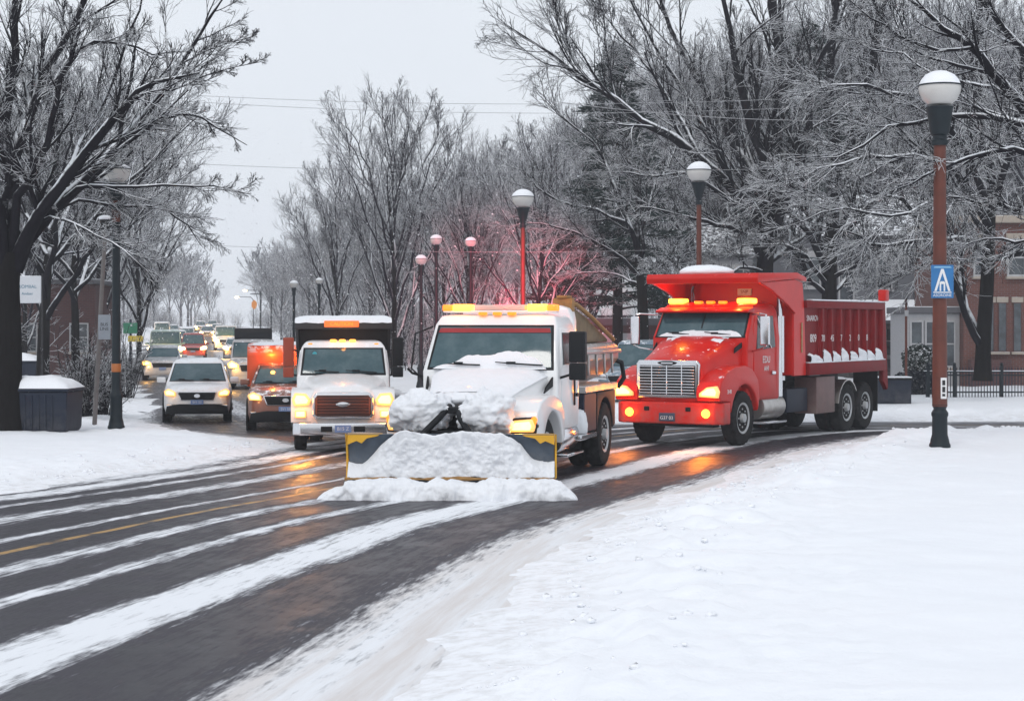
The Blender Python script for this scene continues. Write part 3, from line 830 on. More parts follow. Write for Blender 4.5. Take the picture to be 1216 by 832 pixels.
place_auto('bare_tree', 'tall grey tree rising behind the left street lamp', fanA, at(118, 96), 96, 4.0, 1.18, far=True)
place_auto('bare_tree', 'broad twiggy tree right of the left street lamp, over the silver crossover', spreadA, at(165, 100), 100, 5.1, .98, far=True)
# rows of trees melting into the haze: copies of four kinds
kinds = [fanA, fanB, spreadA, spreadB]
protos = {}
def far_tree(k, x, y, s, rz, label, group):
    key = k
    if key not in protos:
        o = tree_object('bare_tree', label, kinds[k], group, True)
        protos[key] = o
    else:
        o = copy_tree(protos[key]); o['label'] = label; o['group'] = group
    o.location = (x, y, gz(x, y)); o.scale = (s, s, s); o.rotation_euler = (0, 0, rz)
    return o
def edge_x(E, y):
    return float(np.interp(y, E[:, 1], E[:, 0]))
r2 = random.Random(4)
y = 84.0
while y < 430:
    for row in range(2 if y < 240 else 3):
        xx = edge_x(B_L, y) - 4.5 - row * 7 - r2.random() * 3.5
        far_tree(r2.randrange(4), xx, y + r2.random() * 5, .72 + .25 * r2.random() + .14 * row + (0.3 if y > 260 else 0), r2.random() * 6.3, 'hazy bare tree in the row left of the far street', 'trees left of the far street')
    y *= 1.14
y = 104.0
while y < 470:
    for row in range(2 if y < 230 else 3):
        xx = edge_x(B_R, y) + 5 + row * 8 + r2.random() * 4
        far_tree(r2.randrange(4), xx, y + r2.random() * 5, .78 + .3 * r2.random() + .1 * row + (0.2 if y > 240 else 0), r2.random() * 6.3, 'hazy bare tree in the row right of the far street', 'trees right of the far street')
    y *= 1.13
for k in range(54):
    pp = 330 + 920 * (k + r2.random()) / 54
    yy = 108 + 80 * r2.random() ** 1.3 if pp > 680 else 160 + 130 * r2.random()
    xx = at(pp, yy)
    if xx < edge_x(B_R, yy) + 4: continue
    top = float(np.interp(pp, [330, 420, 560, 640, 720, 800, 1250], [290, 250, 210, 170, 90, 20, -20])) + 90 * r2.random()
    far_tree(r2.randrange(4), xx, yy, (2.66 + (HY - top) * yy / FPX) / 13.6, r2.random() * 6.3, 'hazy bare tree in the wood behind the houses', 'trees behind the houses')
for k in range(9):
    yy = 84 + 40 * r2.random()
    xx = at(-60 + 190 * (k + r2.random()) / 9, yy)
    far_tree(r2.randrange(4), xx, yy, .75 + .35 * r2.random(), r2.random() * 6.3, 'hazy bare tree behind the brick shop', 'trees behind the brick shop')

# brushwood under the trees on both sides of the street and behind the houses
def brush():
    rng = np.random.default_rng(99); spots = []
    y = 84.0
    while y < 430:
        for k in range(5):
            spots.append((edge_x(B_L, y) - 3.5 - 9 * rng.random(), y + 4 * rng.random()))
            if y > 100: spots.append((edge_x(B_R, y) + 4.0 + 9 * rng.random(), y + 4 * rng.random()))
        y *= 1.06
    for k in range(170):
        yy = 100 + 50 * rng.random(); xx = at(400 + 850 * rng.random(), yy)
        if xx > edge_x(B_R, yy) + 4: spots.append((xx, yy))
    for k in range(70): spots.append((-105 + 85 * rng.random(), 432 + 14 * rng.random()))
    S = np.array(spots); base = np.stack([S[:, 0], S[:, 1], ground_z(S[:, 0], S[:, 1]) - .1], 1)
    m = 11; base = np.repeat(base, m, 0); N = len(base)
    D = unit(np.stack([rng.normal(size=N) * .35, rng.normal(size=N) * .35, np.ones(N)], 1))
    L = 1.6 + 3.2 * rng.random(N); p = base + rng.normal(size=base.shape) * [.5, .5, 0]; out = [p]
    for k in range(4):
        D = unit(D + rng.normal(size=D.shape) * .12); p = p + D * (L / 4)[:, None]; out.append(p)
    P = np.stack(out, 1); R = np.linspace(.03, .014, 5)[None].repeat(N, 0)
    V1, F1 = tubes(P, R, 3)
    P2, R2 = sprout(P, R, 7, (.2, .45), (25, 60), .1, 3, .18, .03, .7, .014, rng); V2, F2 = tubes(P2, R2, 3)
    P3, R3 = sprout(P2, R2, 3, (.4, .8), (25, 60), .2, 2, .18, 0, .8, .012, rng); V3, F3 = tubes(P3, R3, 3)
    return np.vstack([V1, V2, V3]), np.vstack([F1, F2 + len(V1), F3 + len(V1) + len(V2)])
V, F = brush()
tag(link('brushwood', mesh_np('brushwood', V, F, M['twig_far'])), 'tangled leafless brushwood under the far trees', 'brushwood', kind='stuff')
# a far wood closing the view
def wood():
    rng = np.random.default_rng(77)
    Vs, Fs, nv = [], [], 0
    for k in range(210):
        yy = 440 + 170 * rng.random(); xx = -330 + 560 * (k + rng.random()) / 210
        tv, tf, cv, cf, base = kindsW[k % 3]
        a = rng.random() * 6.3; s = .9 + .7 * rng.random()
        ca, sa = cos(a) * s, sin(a) * s
        V = np.vstack([tv, cv]); F = np.vstack([tf, cf + len(tv)])
        Q = np.stack([V[:, 0] * ca - V[:, 1] * sa + xx, V[:, 0] * sa + V[:, 1] * ca + yy, V[:, 2] * s + rise(yy)], 1)
        Vs.append(Q); Fs.append(F + nv); nv += len(Q)
    return np.vstack(Vs), np.vstack(Fs)
kindsW = [auto_tree(13, 41 + q, 8, .36, .22, .05, .4, (6, 5, 3), .14, 0, .06) for q in range(3)]
V, F = wood()
o = link('far_wood', mesh_np('far_wood', V, F, M['twig_far']))
tag(o, 'hazy far-off wood closing the end of the street', 'wood', kind='stuff')

# --- conifer
def conifer(h, seed):
    rng = np.random.default_rng(seed)
    tv, tf = tubes(np.array([[[0, 0, -.3], [0.05, 0, h * .5], [0, .05, h * .97]]]), np.array([[.28, .16, .02]]), 8)
    bv, bq, nv = [], [], 0; bl = []
    N = 95
    for k in range(N):
        t = (k + rng.random()) / N; z = h * (.20 + .78 * t)
        L = h * .25 * (1 - t) ** .75 * (.45 + .75 * rng.random()) + .25
        az = k * 2.399 + rng.normal() * .4
        d = np.array([cos(az), sin(az), 0])
        s = np.linspace(0, 1, 7)[:, None]
        P = np.array([0, 0, z]) + d * L * s + np.array([0, 0, 1]) * (L * (.25 * s - .35 * s ** 2 + .12 * s ** 4))
        V, F = tubes(P[None], np.linspace(.05 * (1 - t) + .012, .008, 7)[None], 4)
        bv.append(V); bq.append(F + nv); nv += len(V)
        # needle tufts along the bough
        m = int(90 + 420 * L / 4)
        tt = .25 + .75 * rng.random(m) ** .8
        B = np.array([0, 0, z]) + d * (L * tt)[:, None] + np.outer(L * (.25 * tt - .35 * tt ** 2 + .12 * tt ** 4), [0, 0, 1])
        sd = np.array([-d[1], d[0], 0])
        B += sd * (rng.normal(size=m) * .16 * L * (1 - .5 * tt))[:, None] + rng.normal(size=(m, 3)) * .07
        D = unit(d * .7 + sd * rng.normal(size=m)[:, None] * .8 + rng.normal(size=(m, 3)) * .35 + np.array([0, 0, .1]))
        ln = (.22 + .22 * rng.random(m))[:, None]; sdv = unit(np.cross(D, rng.normal(size=(m, 3)))) * .035
        q = np.stack([B - sdv, B + sdv, B + D * ln + sdv * .4, B + D * ln - sdv * .4], 1).reshape(-1, 3)
        bv.append(q); bq.append(np.arange(4 * m).reshape(m, 4) + nv); nv += len(q)
    return tv, tf, np.vstack(bv), np.vstack(bq), np.zeros(3)
mN = mat_bark('needles', (0.014, 0.028, 0.026), 0.45, 0.45, 0.9, 1.0)
for (pxx, d, h, lab) in ((733, 86, 15.6, 'tall dark conifer rising between the plow truck and the red truck'), (962, 104, 19.5, 'tall dark conifer high behind the grey house')):
    tv, tf, cv, cf, _ = conifer(h, 50 + pxx)
    r = thing('conifer', lab, 'tree', (at(pxx, d), d, gz(at(pxx, d), d)))
    link('trunk', mesh_np('trunk', tv, tf, M['bark']), r)
    link('crown', mesh_np('crown', cv, cf, mN), r)
# ------------------------------------------------------------------ buildings
def mat_brick(name, c1, c2, mortar, sc=1.0):
    m, n, l, b = NT(name)
    co = objco(n)
    sp = n.new('ShaderNodeSeparateXYZ'); l.new(co, sp.inputs[0])
    cb = n.new('ShaderNodeCombineXYZ'); l.new(mth(n, l, 'ADD', sp.outputs['X'], sp.outputs['Y']), cb.inputs[0]); l.new(sp.outputs['Z'], cb.inputs[1])
    br = n.new('ShaderNodeTexBrick'); l.new(cb.outputs[0], br.inputs['Vector'])
    br.inputs['Scale'].default_value = 1.0; br.inputs['Brick Width'].default_value = 0.24 * sc; br.inputs['Row Height'].default_value = 0.085 * sc
    br.inputs['Mortar Size'].default_value = 0.012; br.inputs['Color1'].default_value = (*c1, 1); br.inputs['Color2'].default_value = (*c2, 1); br.inputs['Mortar'].default_value = (*mortar, 1)
    c = mixc(n, l, mth(n, l, 'MULTIPLY', noise(n, l, 1.3, 6, co, 0.7), 0.7), br.outputs['Color'], tuple(x * 0.5 for x in c1))
    l.new(c, b.inputs['Base Color']); b.inputs['Roughness'].default_value = 0.85
    bump(n, l, b, br.outputs['Fac'], 0.4, -0.01)
    return m

def mat_siding(name, col, pitch=0.16):
    m, n, l, b = NT(name)
    co = objco(n); sp = n.new('ShaderNodeSeparateXYZ'); l.new(co, sp.inputs[0])
    f = mth(n, l, 'FRACT', mth(n, l, 'MULTIPLY', sp.outputs['Z'], 1 / pitch))
    c = mixc(n, l, noise(n, l, 2.5, 5, co), tuple(x * .85 for x in col), tuple(x * 1.1 for x in col))
    l.new(c, b.inputs['Base Color']); b.inputs['Roughness'].default_value = 0.7
    bump(n, l, b, f, 0.9, 0.03)
    return m

M['brick'] = mat_brick('red_brick', (0.17, 0.052, 0.038), (0.115, 0.036, 0.028), (0.15, 0.125, 0.115))
M['brick2'] = mat_brick('brown_brick', (0.115, 0.036, 0.034), (0.08, 0.027, 0.027), (0.09, 0.075, 0.075))
M['siding'] = mat_siding('grey_clapboard', (0.125, 0.13, 0.145))
M['siding2'] = mat_siding('pale_clapboard', (0.30, 0.30, 0.32))
M['tanwall'] = mat_siding('tan_shingle', (0.17, 0.12, 0.10), 0.2)
M['trim'] = mat_plain('pale_trim', (0.40, 0.40, 0.41), 0.6, 0, 0.15, 6, 0.3)
M['stone'] = mat_plain('sand_stone', (0.36, 0.31, 0.26), 0.8, 0, 0.2, 8, 0.5)
M['roof'] = mat_plain('roof_snow', (0.10, 0.10, 0.11), 0.8, 0, 0.3, 3, 1.6)
M['roof_thin'] = mat_plain('slate_roof', (0.05, 0.05, 0.055), 0.8, 0, 0.3, 3, 0.35)
M['porch'] = mat_plain('porch_wood', (0.045, 0.038, 0.038), 0.7, 0, 0.3, 4)
M['pane'] = mat_glass('window_pane', (0.022, 0.027, 0.035), 0.2, 0.08)

def window(root, x, y, z, w, h, fm, bars=1, lintel=None, depth=.10, t=0.07):
    """x centre, y wall face, z bottom; frame, pane, sill"""
    f = G()
    f.box(x - w / 2 - t, x - w / 2, y - depth, y + .05, z - t, z + h + t).box(x + w / 2, x + w / 2 + t, y - depth, y + .05, z - t, z + h + t)
    f.box(x - w / 2, x + w / 2, y - depth, y + .05, z + h, z + h + t).box(x - w / 2, x + w / 2, y - depth, y + .05, z - t, z)
    if bars: f.box(x - w / 2, x + w / 2, y - depth + .02, y + .03, z + h / 2 - .03, z + h / 2 + .03)
    if bars > 1: f.box(x - .025, x + .025, y - depth + .03, y + .03, z, z + h)
    fo = f.obj('window', fm, root, .008, 1)
    G().box(x - w / 2, x + w / 2, y - .045, y - .02, z, z + h).obj('pane', M['pane'], fo)
    G().box(x - w / 2 - .12, x + w / 2 + .12, y - .20, y + .02, z - t - .11, z - t - .003).obj('sill', lintel or M['stone'], fo, .01, 1)
    if lintel: G().box(x - w / 2 - .1, x + w / 2 + .1, y - .06, y + .02, z + h + t + .003, z + h + t + .22).obj('lintel', lintel, fo, .01, 1)

def gable_roof(g, x0, x1, y0, y1, z, h, t=.16, over=.35):
    """ridge runs along x"""
    ym = (y0 + y1) / 2
    for s, ye in ((1, y0 - over), (-1, y1 + over)):
        q = [(x0 - over, ye, z - .1), (x1 + over, ye, z - .1), (x1 + over, ym, z + h), (x0 - over, ym, z + h)]
        if s < 0: q = q[::-1]
        g.slab([(a, b_, c + .25) for a, b_, c in q], t)

# brick house at the right edge
bx, by = at(1150, 74), 74.0
h = thing('brick_house', 'red brick house with tall narrow windows at the right edge', 'house', (bx, by, gz(bx, by) - .1))
G().box(-.2, 9.5, 0, 9, 0, 6.6).obj('wall', M['brick'], h, .02, 1)
G().box(-.45, 9.8, -.3, 9.3, 6.6, 6.9).obj('cornice', M['stone'], h, .03, 1)
G().box(-.1, 9.4, .1, 8.9, 6.75, 6.98).obj('roof', M['roof_thin'], h, .02, 1)
for x in (.85, 1.35, 1.95, 3.1, 4.2): window(h, x, 0, 1.5, .27, 1.9, M['brick2'], 0, M['stone'], .05, .03)
for x in (.55, 1.9, 3.3, 4.7): window(h, x, 0, 4.55, .6, 1.35, M['trim'], 1, M['stone'])
G().box(-.02, 1.6, -.5, 0, 0, 1.15).obj('stone_step', M['brick2'], h, .02, 1)
# white glazed entry bay on its left flank
bay = G().box(-2.3, -.2, .6, 4.0, 0, 3.0).obj('entry_bay', M['trim'], h, .02, 1)
G().box(-2.45, -.15, .4, 4.1, 3.0, 3.28).obj('bay_roof', M['roof'], bay, .03, 1)
for x in (-1.95, -1.35, -.65): window(h, x, .6, .9, .40, 1.75, M['trim'], 1)

# grey clapboard house with a porch
bx, by = at(1030, 88), 88.0
h = thing('grey_house', 'grey clapboard house with a snowy porch roof behind the dump truck', 'house', (bx, by, gz(bx, by) - .1))
G().box(-3.4, 3.6, 0, 9, 0, 6.6).obj('wall', M['siding'], h, .02, 1)
g = G(); gable_roof(g, -3.4, 3.6, 0, 9, 6.6, 2.2); g.obj('roof', M['roof_thin'], h, .02, 1)
for x, z in ((-1.0, 3.7), (.8, 4.3), (-2.6, 4.4), (2.6, 4.3), (-1.1, 1.1), (1.2, 1.1)): window(h, x, 0, z, .62, 1.35, M['trim'], 1, M['trim'])
p = G().slab([(-1.6, -3.4, 2.75), (4.9, -3.4, 2.75), (4.9, -.02, 3.75), (-1.6, -.02, 3.75)], .18).obj('porch_roof', M['roof'], h, .03, 1)
G().box(-1.5, 4.8, -3.25, -3.05, 2.35, 2.6).obj('porch_beam', M['porch'], h, .02, 1)
for x in (-1.3, .6, 2.6, 4.6): G().box(x - .11, x + .11, -3.25, -3.03, .0, 2.34).obj('porch_post', M['trim'], h, .02, 1)
G().box(-1.5, 4.8, -3.3, -.05, 0, .35).obj('porch_floor', M['porch'], h, .02, 1)
d_ = G().box(2.9, 3.7, -.06, .02, .36, 2.3).obj('door', M['porch'], h, .02, 1)
G().ell((3.55, -.1, 1.25), (.04, .04, .04)).obj('handle', M['chrome'], d_)

# pale house further left, half hidden by branches
bx, by = at(866, 104), 104.0
h = thing('pale_house', 'pale clapboard house seen through branches above the red truck roof', 'house', (bx, by, gz(bx, by) - .1))
G().box(-1.5, 1.3, 0, 8, 0, 6.3).obj('wall', M['siding2'], h, .02, 1)
G().box(1.3, 3.2, .5, 8, 0, 5.7).obj('side_wing', M['tanwall'], h, .02, 1)
g = G(); gable_roof(g, -1.5, 1.3, 0, 8, 6.3, 2.0); g.obj('roof', M['roof_thin'], h, .02, 1)
g = G(); gable_roof(g, 1.75, 2.8, .9, 8, 5.6, 1.5); g.obj('wing_roof', M['roof'], h, .02, 1)
for x, z in ((-.75, 4.3), (.45, 4.3), (-.75, 1.4), (.45, 1.4)): window(h, x, 0, z, .6, 1.3, M['trim'], 1, M['trim'])

# low shed roofs glimpsed between the two plough trucks
bx, by = at(735, 92), 92.0
h = thing('garage', 'low brown garage with a snowy flat roof behind the red truck mirror', 'garage', (bx, by, gz(bx, by) - .1))
G().box(-2.6, 2.6, 0, 5, 0, 2.5).obj('wall', M['brick2'], h, .02, 1)
G().box(-2.8, 2.8, -.25, 5.2, 2.5, 2.85).obj('roof', M['roof'], h, .05, 2)
G().box(-1.8, .9, -.05, .02, .05, 2.1).obj('garage_door', M['trim'], h, .01, 1)
bx, by = at(720, 118), 118.0
h = thing('small_house', 'small pale house with a steep snowy roof beyond the spreader hopper', 'house', (bx, by, gz(bx, by) - .1))
G().box(-2.3, 2.3, 0, 6, 0, 3.0).obj('wall', M['siding2'], h, .02, 1)
g = G(); gable_roof(g, -2.3, 2.3, 0, 6, 3.0, 2.4); g.obj('roof', M['roof'], h, .02, 1)
for x in (-1.2, 1.2): window(h, x, 0, 1.1, .7, 1.2, M['trim'], 1)

# brick shop on the left
bx, by = at(60, 92), 92.0
h = thing('brick_shop', 'dark red brick shop at the left edge behind the bare trees', 'shop', (bx, by, gz(bx, by) - .1), RAD(4))
G().box(-7, 2.2, 0, 8, 0, 4.6).obj('wall', M['brick2'], h, .02, 1)
G().box(-7.2, 2.4, -.2, 8.2, 4.6, 4.85).obj('roof', M['roof'], h, .04, 1)
for x in (-1.15, -3.6): window(h, x, 0, 1.3, .9, 1.3, M['trim'], 2)
window(h, 1.4, 0, 1.3, .8, 1.3, M['trim'], 1)

# ------------------------------------------------------------------ street furniture
def text(body, size, mat, parent, loc, rot, name='lettering', ext=.002, align='CENTER'):
    c = bpy.data.curves.new(name, 'FONT'); c.body = body; c.size = size; c.align_x = align; c.align_y = 'CENTER'; c.extrude = ext
    c.materials.append(mat)
    tmp = bpy.data.objects.new(name, c); COL.objects.link(tmp)
    me = bpy.data.meshes.new_from_object(tmp.evaluated_get(bpy.context.evaluated_depsgraph_get()))
    bpy.data.objects.remove(tmp); bpy.data.curves.remove(c)
    if not me.materials: me.materials.append(mat)
    o = link(name, me, parent, loc); o.rotation_euler = rot
    return o
FRONT = (RAD(90), 0, 0)

def lamp(name, label, x, y, h, pole, r=.085, gr=.36, base_h=1.0, flat=False, rust=None, z=None, detail=True):
    z = gz(x, y) if z is None else z
    t = thing(name, label, 'street lamp', (x, y, z - .05), 0, 'globe street lamps')
    R = .8 + .6 * max(0, r - .1)
    G().lathe([(0, 0), (.26 * R, 0), (.26 * R, .10), (.235 * R, .14), (.225 * R, .2), (.19 * R, .30), (.185 * R, .72 * base_h), (.205 * R, .76 * base_h), (.205 * R, .82 * base_h), (.15 * R, .90 * base_h), (r * 1.15, 1.0 * base_h), (0, 1.0 * base_h)], n=16).obj('base', M['pole_dark'], t, 0, ang=30)
    G().lathe([(0, .96 * base_h), (r * 1.12, .96 * base_h), (r, h * .5), (r * .9, h - gr * 3.6), (0, h - gr * 3.6)], n=18).obj('pole', pole, t)
    zt = h - gr * 3.7
    if detail:
        G().lathe([(0, zt), (r * 1.25, zt), (r * 1.25, zt + .10), (r * 1.05, zt + .12), (r * 1.05, zt + .2), (r * 1.3, zt + .22), (r * 1.5, zt + .3), (gr * .62, h - gr * 1.95), (gr * .66, h - gr * 1.86), (0, h - gr * 1.86)], n=16).obj('collar', M['pole_dark'], t, 0, ang=25)
    else:
        G().lathe([(0, zt), (r * 1.25, zt), (r * 1.3, zt + .2), (gr * .6, h - gr * 1.9), (0, h - gr * 1.9)], n=12).obj('collar', M['pole_dark'], t)
    c = h - gr
    def fl(P): return [(a_, c + (z_ - c) * .86) for a_, z_ in P]
    prof = [(0, c - gr * .9), (gr * .55, c - gr * .88), (gr * .82, c - gr * .6), (gr * .97, c - gr * .2), (gr, c + .02), (gr * .985, c + gr * .12)]
    top = [(gr * .90, c + gr * .42), (gr * .66, c + gr * .72), (gr * .34, c + gr * .90), (0, c + gr * .96)] if not flat else [(gr * .93, c + gr * .3), (gr * .6, c + gr * .5), (gr * .2, c + gr * .66), (0, c + gr * .7)]
    g = G().lathe(fl(prof + [(gr * .98, c + gr * .2), (0, c + gr * .2)]), n=24).obj('globe', M['globe'], t)
    G().lathe([(0, c + gr * .13), (gr * 1.03, c + gr * .13), (gr * 1.03, c + gr * .19), (0, c + gr * .19)], n=24).obj('band', M['pole_dark'], t)
    k = random.random() * 9
    G().lathe(fl([(0, c + gr * .2), (gr * 1.0, c + gr * .2)] + [(a * 1.02, b_ + gr * .06) for a, b_ in top]), n=24, wob=lambda q, kk: 1 + .03 * sin(kk * 1.1 + k + q)).obj('snow_cap', M['snow'], t)
    return t

lx, ly = at(1116, 37.0), 37.0
L0 = lamp('street_lamp', 'tall rusty red street lamp with blue sign in the snow at right', lx, ly, 7.62, M['pole_rust'], .135, .42, .9, z=.21)
# sign and tag on it
s = thing('blue_sign', 'blue square sign with white triangle on the rusty lamp pole', 'sign', (lx, ly - .16, .2 + 2.98))
G().box(-.215, .235, -.02, 0, 0, .66).obj('panel', mat_plain('sign_blue', (0.012, 0.14, 0.36), 0.35, 0, 0.25, 5), s, .035, 2)
g = G(); W1 = .002
g.prism([(-.16, .6), (-.215 + .07, .63), (.235 - .07, .63), (.2, .6)], 'y', -.0235, -.021)
g.obj('border', mat_plain('sign_pale_blue', (.2, .42, .62), .4), s)
g = G()
g.prism([(-.15, .14), (-.105, .14), (.01, .50), (.125, .14), (.17, .14), (.035, .58), (-.015, .58)], 'y', -.025, -.0205)
g.prism([(-.045, .14), (-.015, .14), (-.015, .28), (.035, .28), (.035, .14), (.065, .14), (.065, .31), (.04, .335), (-.02, .335), (-.045, .31)], 'y', -.025, -.0205)
g.prism([(-.17, .105), (.19, .105), (.19, .125), (-.17, .125)], 'y', -.025, -.0205)
g.obj('tent_symbol', M['letter'], s)
text('ASOROINE', .075, M['letter'], s, (.01, -.0215, .055), FRONT)
G().box(-.03, .03, 0, .05, .1, .56).obj('bracket', M['dark'], s)
s = thing('pole_sticker', 'small white notice plate stuck low on the rusty lamp pole', 'notice', (lx - .0, ly - .158, .2 + .98))
G().box(-.02, .10, -.012, 0, 0, .42).obj('plate', M['letter'], s, .006, 1)
g = G()
for k, (z0, z1) in enumerate(((.05, .1), (.13, .24), (.27, .37))): g.box(.01, .07, -.0145, -.0125, z0, z1)
g.obj('print', M['dark'], s)

lx, ly = at(138, 44.9), 44.9
LL = lamp('street_lamp', 'dark street lamp with flat-topped globe left of the cars', lx, ly, 6.62, M['pole_dark'], .10, .34, 1.05, True, z=gz(lx, ly))
s = G().lathe([(.104, 5.05), (.106, 5.1), (.106, 5.6), (.104, 5.65)], n=16)
s.obj('rust_band', M['pole_rust'], LL)
G().lathe([(.112, 1.42), (.118, 1.44), (.118, 1.6), (.112, 1.62)], n=16).obj('reflector_strap', mat_plain('amber_tape', (.4, .12, .02), .4), LL)

for pxx, ty, d, gr, lab, pm in (
        (621, 221, 63, .37, 'rusty red street lamp rising behind the plow truck cab', 'pole_rust'),
        (830, 188, 58, .38, 'snow-capped street lamp rising behind the red truck cab', 'pole_rust'),
        (518, 276, 73, .235, 'taller of the two thin lamps left of the plow truck', 'pole_dark'),
        (559, 279, 75, .235, 'thin lamp just left of the rusty lamp behind the plow truck', 'pole_dark'),
        (500, 300, 76, .24, 'shorter thin lamp directly over the right edge of the white dump truck', 'pole_dark'),
        (349, 331, 100, .23, 'small hazy lamp left of the white dump truck', 'pole_dark'),
        (379, 328, 102, .20, 'farthest hazy lamp just above the white dump truck', 'pole_dark')):
    x = at(pxx, d); z = gz(x, d); top = CAMH - (ty - HY) / FPX * d
    lamp('street_lamp', lab, x, d, top - z, M[pm], .085 if d < 70 else .075, gr, z=z, detail=d < 70)
for pxx, ty, d in ((367, 328, 178), (372, 326, 200), (322, 352, 215), (491, 306, 118)):
    x = at(pxx, d); z = gz(x, d); top = CAMH - (ty - HY) / FPX * d
    o = G().cyl((0, 0, -.2), (0, 0, top - z), .10, .07, 8).obj('utility_pole', M['pole_dark'], None, loc=(x, d, z))
    tag(o, 'thin dark pole without a lamp head in the far row right of the street', 'pole', 'thin dark poles by the far street')

# leaning pole with an old lamp head, left
d = 46.5
a = Vector(px(112, 503, d)); b_ = Vector(px(125, 272, d)); a.z = gz(a.x, a.y) - .1
t = thing('leaning_pole', 'thin grey leaning pole with small dark lamp head left of the street lamp', 'pole', a)
v = b_ - a
G().cyl((0, 0, 0), v, .06, .05, 10).obj('pole', mat_plain('weathered_wood', (.16, .145, .14), .8, 0, .3, 8), t)
G().lathe([(0, 0), (.05, 0), (.06, .05), (.13, .28), (.16, .3), (.13, .36), (0, .42)], tuple(v - Vector((0, 0, .12))), n=12).obj('lamp_head', M['dark'], t)
G().ell(tuple(v + Vector((0, 0, .28))), (.17, .17, .07)).obj('snow_cap', M['snow'], t)
s = thing('pole_notice', 'pale blank-looking notice board on the leaning pole', 'notice', Vector(px(125, 403, d)) + Vector((0, -.1, 0)))
G().box(-.15, .16, -.02, 0, 0, .62).obj('panel', mat_plain('faded_panel', (.30, .33, .37), .6, 0, .15, 8), s, .01, 1)
text('BUS\nLINE', .11, M['dark'], s, (0, -.021, .32), FRONT)
# white shop sign
d = 62
s = thing('shop_sign', 'white sign with teal lettering hanging by the left tree trunk', 'sign', px(33, 360, d))
G().box(-.46, .46, -.05, .05, 0, .92).obj('panel', mat_plain('sign_white', (.52, .54, .57), .5, 0, .08, 4, .4), s, .02, 1)
text('ROMIIAL', .16, M['blueprint'], s, (0, -.053, .55), FRONT)
text('Andaer', .13, M['blueprint'], s, (0, -.053, .32), FRONT)
G().box(-.5, -.44, -.03, .03, -3.0, 1.0).box(.44, .5, -.03, .03, -3.0, 1.0).obj('posts', M['dark'], s)

# dumpsters at the left
def dumpster(label, x, y, w, dp, hh, rz):
    t = thing('dumpster', label, 'dumpster', (x, y, gz(x, y) - .05), rz)
    g = G(); g.zloft([(0, -w / 2 + .06, w / 2 - .06, .06, dp - .06), (.08, -w / 2, w / 2, 0, dp), (hh, -w / 2 - .03, w / 2 + .03, -.03, dp + .03)])
    g.obj('body', M['navy'], t, .28, 6)
    g = G(); k = int(w / .16)
    for i in range(2, k - 1): g.box(-w / 2 + i * w / k - .022, -w / 2 + i * w / k + .022, -.045, .0, .1, hh - .08)
    g.obj('ribs', M['navy'], t, .01, 1)
    G().box(-w / 2 - .08, w / 2 + .08, -.08, dp + .08, hh, hh + .07).obj('lid', M['navy'], t, .03, 2)
    nx, ny = 36, 24; V = []
    rows = []
    for j in range(ny + 1):
        r_ = []
        for i in range(nx + 1):
            u, v_ = i / nx, j / ny
            e = (max(0, 1 - abs(2 * u - 1) ** 5) * max(0, 1 - abs(2 * v_ - 1) ** 4)) ** .6
            r_.append((-w / 2 - .06 + u * (w + .12), -.06 + v_ * (dp + .12), hh + .072 + e * (.20 + .09 * u * (1 - u) * 4 + .04 * float(fbm(u * 4, v_ * 3, 0, 3, 2)))))
        rows.append(r_)
    G().loft(rows, closed=False, cap=False).obj('snow_cover', M['snow'], t)
    return t
dumpster('dark blue ribbed dumpster with a thick snow lid behind the left tree', at(38, 43.4), 43.4, 1.62, 1.3, .98, RAD(-3))
dumpster('dark blue dumpster cut by the left edge of the picture', at(-20, 44.0), 44.0, 1.5, 1.2, .82, RAD(2))
dumpster('smaller navy bin by the brick shop wall', at(12, 72), 72, 2.0, 1.2, 1.1, 0)

# low post with a green and yellow street sign
d = 79
x = at(155, d)
t = thing('sign_post', 'dark post with green and yellow signs on the left verge', 'sign post', (x, d, gz(x, d) - .05))
G().cyl((0, 0, 0), (0, 0, 2.9), .06, .05, 10).obj('post', M['navy'], t)
G().box(-.1, .55, -.06, -.02, 1.95, 2.2).obj('yellow_sign', mat_plain('sign_yellow', (.62, .46, .05), .5), t, .01, 1)
G().box(-.3, .3, -.06, -.02, 2.3, 2.75).obj('green_sign', mat_plain('sign_green', (.03, .2, .11), .5), t, .01, 1)

# far traffic signal pole with a yellow warning sign, far street light
d = 210
x = at(303, d)
t = thing('warning_sign', 'far orange warning sign high on a pole right of the street', 'sign', (x, d, gz(x, d)))
G().cyl((.6, 0, 0), (.6, 0, 5.8), .09, .06, 8).obj('post', M['pole_dark'], t)
G().box(-.55, .7, -.05, .03, 5.4, 5.5).obj('arm', M['pole_dark'], t)
G().prism([(-.1, 3.7), (.2, 4.0), (.2, 4.5), (-.1, 4.8), (-.4, 4.5), (-.4, 4.0)], 'y', -.06, -.02).obj('panel', mat_plain('sign_orange', (.62, .24, .04), .5), t)
for pxx, py, d in ((281, 353, 290), (291, 345, 320)):
    x = at(pxx, d)
    hh = CAMH - (py - HY) / FPX * d - gz(x, d)
    t = thing('road_light', 'lit arm lamp over the far street, %s' % ('the warmer lower one' if pxx == 281 else 'the paler higher one'), 'street light', (x, d, gz(x, d)))
    G().tube([(2.6, 0, 0), (2.6, 0, hh - .4), (2.2, 0, hh + .05), (0.3, 0, hh + .1)], [.08, .07, .05, .04], 8).obj('pole', M['pole_dark'], t)
    G().ell((0, 0, hh), (.36, .22, .16)).obj('lamp_head', M['head_far'], t)

